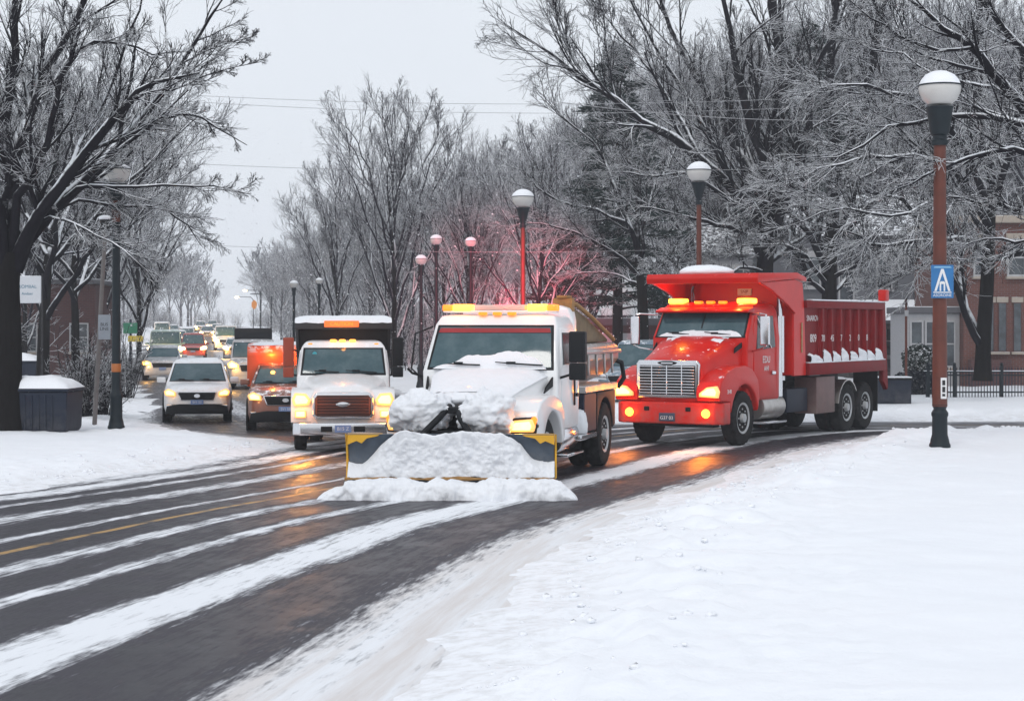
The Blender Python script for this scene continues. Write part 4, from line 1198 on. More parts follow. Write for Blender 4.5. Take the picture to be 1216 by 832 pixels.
# iron fence on the right
d = 63.5
x0, x1 = at(1098, d), at(1330, d)
zf = gz((x0 + x1) / 2, d)
t = thing('iron_fence', 'dark iron picket fence along the far pavement at right', 'fence', (x0, d, zf - .05))
wf = x1 - x0
G().box(0, wf, -.02, .02, .16, .21).box(0, wf, -.02, .02, .74, .79).box(0, wf, -.02, .02, .86, .90).obj('rails', M['pole_dark'], t)
g = G(); k = int(wf / .105)
for i in range(k):
    xx = i * .105 + .05
    g.box(xx - .013, xx + .013, -.013, .013, 0, .98)
    g.add([(xx - .02, -.02, .98), (xx + .02, -.02, .98), (xx + .02, .02, .98), (xx - .02, .02, .98), (xx, 0, 1.06)], [(0, 1, 4), (1, 2, 4), (2, 3, 4), (3, 0, 4), (3, 2, 1, 0)])
g.obj('pickets', M['navy'], t)
for xx in (.12, 1.02, 2.64, 4.3, 5.9): G().box(xx - .05, xx + .05, -.05, .05, 0, 1.1).ell((xx, 0, 1.14), (.06, .06, .06), 8, 6).obj('post', M['pole_dark'], t, 0)
G().box(0, wf, -.035, .035, .902, .925).obj('snow_line', M['snow'], t)
# a backing hedge row, dark
def leaf_ball(cx, cy, cz, rx, ry, rz_, n, rng, size=.05):
    d = unit(rng.normal(size=(n, 3))); r = (.55 + .45 * rng.random(n) ** .5)[:, None]
    lump = 1 + .14 * fbm(d[:, 0] * 2.5, d[:, 1] * 2.5, d[:, 2] * 2.5, 3, 4)[:, None]
    C = np.array([cx, cy, cz]) + d * r * lump * np.array([rx, ry, rz_])
    a = unit(rng.normal(size=(n, 3))); b2 = unit(np.cross(a, rng.normal(size=(n, 3))))
    s = size * (.6 + .8 * rng.random(n))[:, None]
    V = np.stack([C - a * s, C - b2 * s * .6, C + a * s, C + b2 * s * .6], 1).reshape(-1, 3)
    return V, np.arange(4 * n).reshape(n, 4)
mH = mat_bark('hedge_leaf', (.030, .042, .038), .85, .30, .70, 3.0)
rng = np.random.default_rng(5)
x, d = at(1091, 66), 66
V, F = leaf_ball(0, 0, 1.15, .62, .6, .62, 3800, rng, .055)
t = thing('snowy_shrub', 'round clipped shrub dusted with snow left of the near lamp pole', 'shrub', (x, d, gz(x, d)))
link('foliage', mesh_np('foliage', V, F, mH), t)
G().cyl((0, 0, -.1), (0, 0, .9), .07, .05, 8).obj('stem', M['bark'], t)
x, d = at(1088, 65), 65.2
V, F = leaf_ball(0, 0, .35, .85, .5, .48, 4200, rng, .05)
o = link('low_hedge', mesh_np('low_hedge', V, F, mat_bark('dark_leaf', (.010, .014, .022), .12, .5, .8, 3.0)), None, (x, d, gz(x, d)))
tag(o, 'dark low hedge under the round snowy shrub', 'hedge')
# dark utility box and thin rusty pole beside the dump box
x, d = at(1060, 58.5), 58.5
t = thing('utility_box', 'dark slate utility box on the snow behind the dump truck', 'utility box', (x, d, gz(x, d) - .05))
G().box(-.52, .52, -.35, .35, 0, .80).obj('cabinet', M['navy'], t, .03, 2)
G().box(-.56, .56, -.39, .39, .80, .86).obj('lid', M['dark'], t, .02, 1)
G().box(-.4, .02, -.365, -.345, .1, .7).obj('door', M['navy'], t, .008, 1)
G().box(-.54, .54, -.37, .37, .861, .90).obj('snow_cover', M['snow'], t, .03, 2)
x, d = at(1076, 62), 62
t = thing('thin_pole', 'thin rusty pole between the dump box and the near lamp', 'pole', (x, d, gz(x, d)))
G().cyl((0, 0, -.2), (0, 0, 3.35), .045, .04, 10).obj('pole', M['pole_rust'], t)
G().box(-.05, .07, -.08, .04, 2.75, 2.95).obj('clamp', M['trim'], t, .01, 1)

# bush at left
def bush(n, h, w, rng):
    a = rng.random(n) * 6.28; r = w * np.sqrt(rng.random(n)) * .35
    S = np.stack([r * np.cos(a), r * np.sin(a), -.05 + 0 * a], 1)
    D = unit(np.stack([np.cos(a) * .32 * rng.random(n), np.sin(a) * .32 * rng.random(n), np.ones(n)], 1) + rng.normal(size=(n, 3)) * .12)
    L = h * (.55 + .5 * rng.random(n)); p = S; out = [S]
    for k in range(6):
        D = unit(D + rng.normal(size=D.shape) * .10); p = p + D * (L / 6)[:, None]; out.append(p)
    P = np.stack(out, 1); R = np.linspace(.016, .007, 7)[None, :].repeat(n, 0)
    V1, F1 = tubes(P, R, 4)
    P2, R2 = sprout(P, R, 9, (.12, .3), (25, 60), .15, 4, .16, .05, .7, .006, rng)
    V2, F2 = tubes(P2, R2, 3)
    P3, R3 = sprout(P2, R2, 4, (.3, .7), (25, 60), .2, 3, .16, .0, .8, .006, rng)
    V3, F3 = tubes(P3, R3, 3)
    return np.vstack([V1, V2, V3]), np.vstack([F1, F2 + len(V1), F3 + len(V1) + len(V2)])
for pxx, d, hh, ww, n, lab in ((98, 50, 2.3, .75, 70, 'twiggy leafless bush between the dumpster and the dark lamp'), (122, 52, 2.0, .7, 50, 'lower twiggy bush just behind the dark lamp base'), (150, 66, 2.6, .9, 50, 'tall twiggy bush on the left verge behind the dark lamp')):
    V, F = bush(n, hh, ww, np.random.default_rng(pxx))
    x = at(pxx, d)
    o = link('bush', mesh_np('bush', V, F, M['twig']), None, (x, d, gz(x, d)))
    tag(o, lab, 'bush')

# loose clods along the ploughed edges
def clods():
    rng = np.random.default_rng(123); Vs, Fs, nv = [], [], 0
    seeds = []
    for E, sgn, n in ((A_R, 1, 900), (A_L, -1, 500)):
        i = rng.integers(8, 190, n); k = E[np.minimum(i + 1, len(E) - 1)] - E[i]; k /= np.linalg.norm(k, axis=1)[:, None]
        off = sgn * (0.25 + 1.7 * rng.random(n) ** 1.6)
        seeds.append(E[i] + np.stack([k[:, 1], -k[:, 0]], 1) * off[:, None])
    S = np.vstack(seeds); S = S[(S[:, 1] > 9) & (S[:, 1] < 52)]
    dB, iB = poly_dist(S[:, 0], S[:, 1], POLY_B); S = S[~iB]
    Z = ground_z(S[:, 0], S[:, 1])
    th = np.linspace(0, pi, 6)[:, None]; ph = np.linspace(0, 2 * pi, 8, endpoint=False)[None]
    bx = np.stack([np.sin(th) * np.cos(ph), np.sin(th) * np.sin(ph), -np.cos(th) + 0 * ph], -1).reshape(-1, 3)
    ii = np.arange(48).reshape(6, 8); f = np.stack([ii[:-1], np.roll(ii, -1, 1)[:-1], np.roll(ii, -1, 1)[1:], ii[1:]], -1).reshape(-1, 4)
    for (x, y), z in zip(S, Z):
        r = .010 + .034 * rng.random() ** 2.5
        q = bx * (r * (1 + .35 * rng.normal(size=(48, 1)) * .5)) * [1.3, 1.1, .75] + [x, y, z + r * .2]
        Vs.append(q); Fs.append(f + nv); nv += 48
    return np.vstack(Vs), np.vstack(Fs)
V, F = clods()
tag(link('snow_clods', mesh_np('snow_clods', V, F, M['snow_bank'])), 'loose snow clods along the ploughed road edges', 'snow', kind='stuff')

# overhead wires, strung between poles out of frame
def wire(y0, y1, d, lab, sag=.25, r=.008, xa=-60, xb=1330, d2=None):
    a = Vector(px(xa, y0, d)); b_ = Vector(px(xb, y1, d2 or d)); pts = []
    for i in range(41):
        t = i / 40; p = a.lerp(b_, t); p.z -= sag * 4 * t * (1 - t) * 4; pts.append(p - a)
    o = G().tube(pts, r, 5).obj('power_line', M['wire'], None, loc=a)
    tag(o, lab, 'power line', 'overhead wires across the street')
M['wire'] = mat_plain('snowy_wire', (.20, .20, .21), .6, 0, .2, 9, .9)
wire(93, 92, 62, 'highest overhead wire crossing the pale sky', .22)
wire(96, 100, 62.6, 'second overhead wire just under the highest one', .26)
wire(176, 178, 64, 'middle overhead wire crossing behind the rusty lamp', .2)
wire(270, 262, 66, 'lowest overhead wire crossing behind the lamps', .25, .007)
wire(118, 108, 58, 'overhead wire across the right trees above the red truck', .2, .011, 640, 1400)
# ------------------------------------------------------------------ vehicle parts
def wheel(root, x, y, r, w, side, rim='rim', dual=False, n=72):
    def wob(q, k): return (0.955 if (k % 3 == 0 and q in (2, 3, 6, 7)) else 1.0)
    prof = [(r * .55, -w / 2), (r * .90, -w / 2), (r * .975, -w * .42), (r, -w * .30), (r, -w * .05), (r, w * .05), (r, w * .30), (r * .975, w * .42), (r * .88, w / 2), (r * .62, w / 2 - .005), (r * .56, w * .40), (0, w * .30)]
    prof = [(a, b * side) for a, b in prof]
    t = G().lathe([(0, -w * .4 * side)] + prof, n=n, axis='x', wob=lambda q, k: wob(q - 1, k)).obj('wheel', M['rubber'], root, 0, ang=30, loc=(x, y, r))
    o = w * .30
    p = [(0, .09), (r * .16, .085), (r * .18, .0), (r * .22, -.03), (r * .44, -.02), (r * .50, .035), (r * .57, .05), (r * .585, .03), (r * .55, -.04), (0, -.045)]
    g = G().lathe([(a, (o + b_) * side) for a, b_ in p], n=32, axis='x')
    for k in range(8):
        a = 2 * pi * k / 8
        g.cyl((side * (o - .03), r * .33 * cos(a), r * .33 * sin(a)), (side * (o + .035), r * .33 * cos(a), r * .33 * sin(a)), .02, n=6)
    g.obj('rim', M[rim], t, 0, ang=30)
    if dual:
        G().lathe([(a, b_) for a, b_ in [(0, -w * .4)] + [(abs(a), b_ * 1) for a, b_ in prof]], n=n, axis='x', wob=lambda q, k: wob(q - 1, k)).obj('wheel', M['rubber'], root, 0, ang=30, loc=(x - side * (w + .05), y, r))
    return t

def face(root, name, y1, z1, w1, y2, z2, w2, mat='glass', t=.03, out=.016, bev=.01, gasket=.045):
    """a pane on a front that leans back from (y1,z1) to (y2,z2); with a dark rubber surround"""
    nrm = Vector((0, -(z2 - z1), y2 - y1)).normalized()
    def q(e, o):
        dz = (z2 - z1); dy = (y2 - y1); L = math.hypot(dz, dy); ez, ey = dz / L * e, dy / L * e
        P = [(-w1 - e, y1 - ey, z1 - ez), (w1 + e, y1 - ey, z1 - ez), (w2 + e, y2 + ey, z2 + ez), (-w2 - e, y2 + ey, z2 + ez)]
        return [Vector(p) + nrm * o for p in P]
    p = G().slab(q(0, out), t).obj(name, M[mat], root, bev, 2)
    if gasket: G().slab(q(gasket, out * .45), t).obj('gasket', M['black'], p, .02, 2)
    return p

def wiper(root, x0, x1, y, z, lift=.05, dy=.0):
    G().tube([(x0, y, z), ((x0 + x1) / 2, y - .015, z + lift * .4), (x1, y + dy, z + lift)], [.014, .016, .010], 6).box((x0 * .35 + x1 * .65) - .09, (x0 * .35 + x1 * .65) + .07, y - .03, y - .005, z + lift * .3, z + lift * .3 + .045).obj('wiper', M['black'], root)

def headlight(root, pts, y, t=.10, power=0, mat='head', name='headlight', col=(1, .50, .10), lp=None):
    """lens outline in x,z at front face y"""
    c = (sum(p[0] for p in pts) / len(pts), y, sum(p[1] for p in pts) / len(pts))
    if mat == 'head':
        o = G().prism(pts, 'y', y - t * .5, y + t * .5).obj(name, M['lens'], root, .022, 2)
        inn = [(c[0] + (p[0] - c[0]) * .72, c[2] + (p[1] - c[2]) * .66) for p in pts]
        G().prism(inn, 'y', y - t * .5 - .012, y - t * .5 + .02).obj('reflector', M['head'], o, .018, 2)
    else:
        o = G().prism(pts, 'y', y - t * .5, y + t * .5).obj(name, M[mat], root, .022, 2)
    if power:
        L = bpy.data.lights.new('bulb', 'POINT'); L.energy = power; L.color = col; L.shadow_soft_size = .06
        lo = bpy.data.objects.new('bulb', L); COL.objects.link(lo); lo.parent = root
        lo.location = lp or (c[0], y - .32, c[2])
    return o

def beam(root, loc, power, col, size, rot, blend=.8, soft=.1):
    L = bpy.data.lights.new('beam', 'SPOT'); L.energy = power; L.color = col; L.spot_size = RAD(size); L.spot_blend = blend; L.shadow_soft_size = soft
    lo = bpy.data.objects.new('beam', L); COL.objects.link(lo); lo.parent = root; lo.location = loc; lo.rotation_euler = rot
    return lo

def bulb(root, loc, power, col, soft=.06):
    L = bpy.data.lights.new('bulb', 'POINT'); L.energy = power; L.color = col; L.shadow_soft_size = soft
    lo = bpy.data.objects.new('bulb', L); COL.objects.link(lo); lo.parent = root; lo.location = loc
    return lo

def arch(cy, cz, r, a0=8, a1=172, n=14):
    return [(cy + r * cos(RAD(a0 + (a1 - a0) * k / n)), cz + r * sin(RAD(a0 + (a1 - a0) * k / n))) for k in range(n + 1)]

def hood_rings(secs):
    R = []
    for y, w, zb, zt, sh in secs:
        R.append([(-w, y, zb), (-w, y, zt - .26), (-w + .05, y, zt - .12), (-w + .16, y, zt - .03), (-w * .4, y, zt + sh), (w * .4, y, zt + sh), (w - .16, y, zt - .03), (w - .05, y, zt - .12), (w, y, zt - .26), (w, y, zb)])
    return R

def snow_sheet(root, name, fn, nu, nv, mat='clump', thick=True):
    rows = [[fn(i / nu, j / nv) for i in range(nu + 1)] for j in range(nv + 1)]
    return G().loft(rows, closed=False, cap=False).obj(name, M[mat] if isinstance(mat, str) else mat, root, 0, ang=180)

# ------------------------------------------------------------------ white plow truck
T = thing('plow_truck', 'white snow plow truck with a snow-packed blade across its front', 'plow truck', (-.80, 30.0, 0), RAD(-15))
PW = T
def half_fender(side, x0, x1, cy, cz, r, top, mat, parent, name='fender', bev=.075):
    P = top + arch(cy, cz, r)
    a, b_ = sorted((x0 * side, x1 * side))
    return G().prism(P, 'x', a, b_).obj(name, mat, parent, bev, 3, 45)
topP = [(.30, .74), (-.06, .76), (-.10, 1.02), (-.02, 1.26), (.22, 1.41), (.62, 1.49), (1.10, 1.49), (1.52, 1.40), (1.80, 1.20), (1.84, .74)]
for s in (-1, 1):
    half_fender(s, .66, 1.27, 1.02, .56, .67, topP, M['white2'], T)
G().loft(hood_rings([(-.02, .66, .80, 1.46, .02), (.10, .70, .8, 1.52, .03), (.8, .82, .8, 1.70, .03), (1.45, 1.0, .8, 1.86, .03), (1.72, 1.08, .8, 1.91, .03)])).obj('hood', M['white2'], T, .02, 2, 50)
G().zloft([(.86, -1.18, 1.18, 1.62, 3.25), (1.86, -1.20, 1.20, 1.62, 3.25), (2.66, -1.09, 1.09, 2.02, 3.2), (2.80, -1.02, 1.02, 2.12, 3.15), (2.84, -.85, .85, 2.3, 3.05)]).obj('cab', M['white'], T, .05, 3, 50)
ws = face(T, 'windshield', 1.65, 1.92, 1.08, 1.995, 2.61, .99)
# reflection of the red beacons, painted as a strip along the top of the glass
G().slab([(-1.0, 1.921, 2.52), (1.0, 1.921, 2.52), (.975, 1.958, 2.595), (-.975, 1.958, 2.595)], .01).obj('beacon_reflection', mat_plain('red_reflection', (.26, .012, .016), .12, 0, .15, 3), ws)
for s in (-1, 1):
    # doors with glass
    P = [(1.86, .92), (3.06, .92), (3.06, 1.9), (2.98, 2.6), (2.14, 2.6), (1.86, 1.98)]
    def sx(z): return 1.195 if z < 1.86 else 1.20 - (z - 1.86) * .1375
    out = .018
    q = [(s * (sx(z) + out), y, z) for y, z in P]
    if s < 0: q = q[::-1]
    d_ = G().slab(q, .03).obj('door', M['white'], T, .012, 2)
    P = [(1.98, 1.97), (2.98, 1.97), (2.92, 2.52), (2.18, 2.52)]
    q = [(s * (sx(z) + out + .012), y, z) for y, z in P]
    if s < 0: q = q[::-1]
    G().slab(q, .03).obj('side_window', M['sideglass'], d_, .01, 1)
    G().box(*sorted((s * 1.216, s * 1.255)), 2.84, 2.98, 1.40, 1.46).obj('handle', M['black'], d_, .008, 1)
    G().box(*sorted((s * 1.21, s * 1.235)), 2.72, 2.79, 1.25, 1.75).obj('grab_bar', M['black'], d_, .01, 1)
    # dark vent on the hood flank
    q = [(s * 1.045, 1.30, 1.50), (s * 1.12, 1.66, 1.62), (s * 1.125, 1.66, 1.80), (s * 1.06, 1.36, 1.60)]
    if s < 0: q = q[::-1]
    G().slab(q, .03).obj('vent', M['black'], T, .006, 1)
    hp = [(s * .80, .93), (s * 1.22, .94), (s * 1.25, 1.03), (s * 1.21, 1.15), (s * .88, 1.12), (s * .78, 1.02)]
    headlight(T, hp, -.085, .12, 3.5, col=(1, .28, .03))
    G().prism([(s * .775, .90), (s * 1.255, .91), (s * 1.275, 1.04), (s * 1.23, 1.185), (s * .86, 1.155), (s * .75, 1.03)], 'y', -.10, .02).obj('headlight_housing', M['dark'], T, .02, 2)
    headlight(T, [(s * 1.16, 1.14), (s * 1.25, 1.05), (s * 1.268, 1.15), (s * 1.225, 1.20)], -.09, .10, 0, 'amber', 'turn_signal')
    wheel(T, s * 1.02, 1.02, .56, .30, s)
    wheel(T, s * 1.06, 5.4, .60, .30, s, dual=True)
G().box(-.62, .62, -.07, .02, .84, 1.40).obj('grille', M['black'], T, .03, 2)
g = G()
for k in range(5): g.box(-.58, .58, -.085, -.06, .92 + k * .095, .95 + k * .095)
g.obj('grille_bars', M['dark'], T, .006, 1)
G().prism([(-1.22, -.02), (-1.1, -.2), (1.1, -.2), (1.22, -.02), (1.22, .1), (-1.22, .1)], 'z', .52, .80).obj('bumper', M['dark'], T, .03, 2)
# mirrors
for s in (1, -1):
    g = G().tube([(s * 1.18, 1.80, 1.75), (s * 1.42, 1.72, 1.82), (s * 1.50, 1.72, 1.9)], .022, 8)
    if s < 0: g.tube([(s * 1.10, 1.9, 2.62), (s * 1.34, 1.66, 2.5), (s * 1.40, 1.62, 1.9), (s * 1.2, 1.7, 1.7)], .016, 6)
    mm = g.obj('mirror_arm', M['black'], T)
    x0, x1 = sorted((s * 1.38, s * (1.66 if s > 0 else 1.50)))
    if s > 0: G().box(x0, x1, 1.62, 1.82, 2.02, 2.54).obj('mirror', M['black'], mm, .035, 3)
    if s > 0: G().box(x0, x1, 1.63, 1.82, 1.72, 2.005).obj('mirror', M['black'], mm, .035, 3)
wiper(T, -.15, -.72, 1.54, 1.97, .02); wiper(T, .95, .12, 1.54, 1.97, .05)
# beacon bar
g = G().box(-1.02, 1.02, 2.22, 2.46, 2.86, 2.90); g.obj('beacon_base', M['white2'], T, .015, 1)
bar = G().box(-.46, .46, 2.235, 2.445, 2.905, 3.0).obj('light_bar', mat_plain('pale_bar', (.62, .50, .46), .3, 0, .1, 5), T, .03, 2)
for s in (-1, 1):
    G().box(*sorted((s * .50, s * .84)), 2.20, 2.455, 2.885, 3.01).obj('beacon', M['amber_hot'], bar, .04, 3)
    G().box(*sorted((s * .85, s * 1.03)), 2.21, 2.455, 2.885, 3.005).obj('beacon', M['amber'], bar, .04, 3)
    G().box(*sorted((s * .5, s * .95)), 2.47, 2.56, 2.90, 3.01).obj('rear_beacon', mat_emit('red_beacon', (1, .03, .03), 7.0, (.6, .02, .02)), bar, .03, 2)
    bulb(T, (s * .68, 2.0, 3.04), 5, (1, .22, .03))
for x in (-.26, 0, .26): G().box(x - .075, x + .075, 2.06, 2.17, 2.815, 2.875).obj('marker_light', M['marker'], T, .025, 2)
beam(T, (0, 2.75, 3.14), 150000, (1, .02, .07), 14, (RAD(89.9), 0, RAD(15)), 1.0, .2)
# snow on hood and windscreen foot
def hs(u, v):
    x = -1.0 + 2.0 * u; y = .12 + 1.62 * v
    e = max(0, 1 - abs(2 * u - 1) ** 6)
    zt = np.interp(y, [-.02, .10, .8, 1.45, 1.72], [1.46, 1.52, 1.70, 1.86, 1.91]) + .03
    w = np.interp(y, [-.02, .8, 1.72], [.66, .82, 1.08]); x = x * w * .97
    n = float(fbm(x * 3.2, y * 3.2, 0, 4, 4))
    return (x, y, zt - .12 * (1 - e) + e * (.035 + .02 * n) - .02)
snow_sheet(T, 'hood_snow', hs, 40, 26)
def wsn(u, v):
    x = -1.0 + 2.0 * u
    hgt = (.10 + .16 * math.exp(-((x + .35) / .25) ** 2) * .6 + .20 * math.exp(-((x - .38) / .55) ** 2) + .03 * float(fbm(x * 5, 1, 0, 4, 6))) * (1 - abs(2 * u - 1) ** 8)
    z = 1.90 + hgt * v; yy = 1.65 + (z - 1.92) * .5 - .035 - .06 * (1 - v) - .03 * math.sin(v * pi)
    return (x, yy, z)
snow_sheet(T, 'windshield_snow', wsn, 60, 10)
# heavy lumps over the plow frame
g = G().blob((-.56, -.42, 1.25), (.46, .34, .34), .26, 5.5, 70, 44, seed=3); g.obj('snow_lump', M['clump'], T, 0, ang=180)
g = G().blob((.50, -.42, 1.24), (.47, .34, .35), .26, 5.5, 70, 44, seed=9); g.obj('snow_lump', M['clump'], T, 0, ang=180)
g = G().blob((.0, -.06, 1.45), (.8, .16, .10), .25, 5.0, 60, 30, seed=13); g.obj('snow_lump', M['clump'], T, 0, ang=180)
# plow frame and blade
G().tube([(-.10, -.34, 1.36), (-.18, -.62, 1.20), (-.46, -.98, .84)], [.05, .055, .06], 8).tube([(.02, -.34, 1.36), (.14, -.62, 1.18), (.52, -1.02, .80)], [.05, .055, .06], 8).box(-.24, .20, -.5, -.2, 1.24, 1.34).box(-.34, .40, -.78, -.66, .90, .98).box(-.56, -.38, -1.12, -.92, .66, .92).box(.44, .62, -1.14, -.94, .62, .90).box(-.1, .1, -1.2, 0, .45, .58).obj('plow_frame', M['black'], T, .015, 1)
B = bpy.data.objects.new('plow_blade', None)
def blade_y(z): return .20 - .26 * ((z - .52) / .52) ** 2
zz = np.linspace(0.02, .97, 12)
prof = [(blade_y(z), z) for z in zz] + [(blade_y(z) + .05, z) for z in zz[::-1]]
blade = G().prism(prof, 'x', -1.60, 1.60).obj('plow_blade', mat_plain('worn_blade', (.075, .10, .135), .5, .2, .5, 6, 0, .5, .9, 0, (.35, .34, .33)), T, .008, 1, loc=(.23, -1.42, 0), rotz=RAD(13.5))
g = G()
for s in (-1, 1):
    a, b_ = sorted((s * 1.605, s * 1.635)); g.prism([(blade_y(z) - .03, z) for z in zz[3:]] + [(.30, .9), (.30, .35)], 'x', a, b_)
    pts = [(s * 1.60, .975), (s * 1.60, .80), (s * 1.46, .86), (s * 1.38, .82), (s * 1.30, .90), (s * 1.15, .93), (s * 1.05, .975)]
    g.prism(pts, 'y', blade_y(.9) - .045, blade_y(.9) + .02)
g.obj('edge_paint', M['yellow'], blade, .006, 1)
def ce(u, v):
    x = -1.62 + 3.24 * u; a = 2 * pi * v
    n = .5 + .5 * float(fbm(x * 7, 3, 0, 4, 31))
    r = .012 + .022 * n
    return (x, -.17 + r * cos(a) * 1.2, .295 + .01 * float(fbm(x * 2, 9, 0, 2, 5)) + r * sin(a))
snow_sheet(blade, 'cutting_edge', ce, 120, 8, 'gold')
def bs(u, v):
    """snow packed against the moldboard"""
    x = -1.60 + 3.20 * u
    top = .52 + .46 * float(smooth01(1.52, .72, abs(x))) + .05 * float(fbm(x * 3, 2, 0, 4, 17))
    z = .30 + (top - .30) * v
    bulge = (.1 + .9 * math.sin(pi * min(1, v * .97 + .03)) ** .6) * (1 - abs(x / 1.62) ** 5)
    n = float(fbm(x * 5.5, z * 3.0, 1, 5, 19))
    n2 = float(fbm(x * 14, z * 14, 3, 3, 27))
    return (x, blade_y(z) - .02 - bulge * (.13 + .05 * n + .022 * n2) - .14 * (1 - v) , z + .02 * n)
snow_sheet(blade, 'blade_snow', bs, 190, 60)
def rs(u, v):
    """windrow rolling off the bottom edge"""
    x = -2.02 + 3.98 * u
    env = min(1, (u / .12)) ** .6 * min(1, (1 - u) / .08) ** .6
    h = (.30 + .035 * float(fbm(x * 2.6, 4, 0, 4, 23))) * env * (.80 if x < -1.6 else 1)
    a = pi * v
    n = float(fbm(x * 4.5, a * 1.3, 2, 5, 29))
    n += .35 * float(fbm(x * 15, a * 4, 2, 3, 37))
    yy = -.31 - (.30 + .05 * n) * math.cos(a) * (0.6 + .4 * env)
    z = -.015 + (h + .03 * n * env) * math.sin(a) ** .75
    return (x, yy, max(z, -.02))
snow_sheet(blade, 'windrow', rs, 260, 34)
G().box(-1.4, 1.4, .22, .32, .3, .42).box(-1.4, 1.4, .22, .32, .7, .8).obj('blade_braces', M['dark'], blade, .01, 1)
# behind the cab
G().box(-.42, .42, 1.0, 7.3, .58, .82).obj('chassis', M['dark'], T, .02, 1)
G().zloft([(1.0, -1.1, 1.1, 3.34, 3.52), (2.72, -1.06, 1.06, 3.34, 3.62), (2.95, -.95, .95, 3.36, 3.9), (3.0, -.8, .8, 3.4, 3.95)]).obj('headboard', M['white2'], T, .06, 3)
def oct_(y, w, z0, z1): return [(-w * .35, y, z0), (w * .35, y, z0), (w * .8, y, z0 + (z1 - z0) * .28), (w, y, z0 + (z1 - z0) * .62), (w, y, z1 - .08), (w * .92, y, z1), (-w * .92, y, z1), (-w, y, z1 - .08), (-w, y, z0 + (z1 - z0) * .62), (-w * .8, y, z0 + (z1 - z0) * .28)]
hop = G().loft([oct_(3.75, .98, 1.56, 2.22), oct_(3.85, 1.08, 1.5, 2.3), oct_(7.2, 1.08, 1.5, 2.3), oct_(7.32, .98, 1.56, 2.22)]).obj('spreader_hopper', M['steel'], T, .02, 2)
G().box(-1.13, 1.13, 3.8, 7.3, 2.10, 2.17).obj('rim_rail', M['steel'], hop, .02, 1)
g = G()
for y in (4.4, 5.1, 5.8, 6.5): g.box(1.082, 1.12, y - .03, y + .03, 1.72, 2.1)
g.obj('ribs', M['steel'], hop, .01, 1)
G().prism([(3.72, 2.31), (3.66, 3.02), (4.1, 3.0), (5.4, 2.78), (7.2, 2.38), (7.2, 2.31)], 'x', -.86, .86).obj('tarp', M['tan'], hop, .06, 3)
G().tube([(.90, 3.75, 3.05), (.92, 4.2, 3.02), (.95, 5.4, 2.78), (.98, 7.2, 2.36)], .045, 8).box(.62, .98, 3.60, 3.80, 2.86, 3.13).box(.70, .90, 3.55, 3.95, 3.13, 3.18).obj('tarp_frame', M['gold'], hop, .01, 1)
G().tube([(.85, 7.3, 2.0), (1.08, 7.5, 1.9), (1.12, 7.55, 1.6), (1.0, 7.5, 1.4)], .05, 10).obj('chute_hose', M['dark'], hop)
for s in (-1, 1):
    a, b_ = sorted((s * .62, s * 1.20))
    G().box(a, b_, 3.62, 4.62, .72, 1.42).obj('side_box', M['navy'], T, .02, 1)
    G().box(a, b_ + .03 * s if s > 0 else b_, 3.60, 6.4, 1.425, 1.55).obj('side_deck', M['steel'], T, .015, 1)
    P = [(4.70, .74), (4.70, 1.40), (6.3, 1.40), (6.3, .74)] + arch(5.4, .60, .70)
    G().prism(P, 'x', a, b_).obj('rear_fender', M['dark'], T, .02, 2)
    G().cyl((s * .92, 2.12, .70), (s * .92, 3.30, .70), .27, n=24).obj('fuel_tank', M['chrome'], T, .03, 2)
    G().box(*sorted((s * .7, s * 1.24)), 2.2, 3.4, .38, .43).box(*sorted((s * .8, s * 1.24)), 3.2, 4.5, .60, .70).obj('step', M['chrome'], T, .015, 1)
G().blob((1.02, 3.62, .82), (.20, .30, .40), .2, 4, seed=41, flat=.70).obj('snow_lump', M['clump'], T, 0, ang=180)
beam(T, (.95, -.2, 1.05), 130, (1, .38, .06), 75, (RAD(62), 0, RAD(180 + 6)), 1.0); beam(T, (-.95, -.2, 1.05), 130, (1, .38, .06), 75, (RAD(62), 0, RAD(180 - 10)), 1.0)

# ------------------------------------------------------------------ red dump truck
T = thing('dump_truck', 'red dump truck with lit amber beacons and snow along its box', 'dump truck', (3.39, 40.3, 0), RAD(-31))
topR = [(.45, .98), (-.04, 1.0), (-.08, 1.2), (.0, 1.42), (.3, 1.62), (.75, 1.74), (1.3, 1.76), (1.7, 1.66), (2.0, 1.42), (2.06, .98)]
for s in (-1, 1):
    half_fender(s, .70, 1.27, 1.26, .62, .72, topR, M['red'], T)
    headlight(T, [(s * .80, 1.10), (s * 1.24, 1.08), (s * 1.27, 1.22), (s * 1.20, 1.34), (s * .98, 1.31), (s * .80, 1.18)], -.075, .12, 7, col=(1, .24, .02))
    G().lathe([(0, -.06), (.085, -.05), (.10, 0), (0, .02)], (s * .92, -.03, .74), 'y', 16).obj('fog_light', M['amber_hot'], T)
    bulb(T, (s * .92, -.30, .74), 3, (1, .26, .02))
    G().box(*sorted((s * .44, s * .56)), -.055, -.02, .78, .87).obj('bumper_slot', M['black'], T, .01, 1)
    wheel(T, s * 1.08, 1.26, .60, .32, s)
    wheel(T, s * 1.10, 7.55, .60, .32, s, dual=True); wheel(T, s * 1.10, 8.85, .60, .32, s, dual=True)
G().loft(hood_rings([(.06, .78, 1.0, 1.86, .02), (.16, .80, .9, 1.92, .03), (1.1, .88, .9, 2.14, .04), (1.9, 1.0, .9, 2.32, .04), (2.25, 1.05, .9, 2.38, .04)])).obj('hood', M['red'], T, .02, 2, 50)
bm_ = G().prism([(-1.29, .45), (-1.28, .12), (-1.12, -.03), (1.12, -.03), (1.28, .12), (1.29, .45), (1.0, .45), (.95, .2), (-.95, .2), (-1.0, .45)], 'z', .50, .975).obj('bumper', M['red'], T, .045, 3)
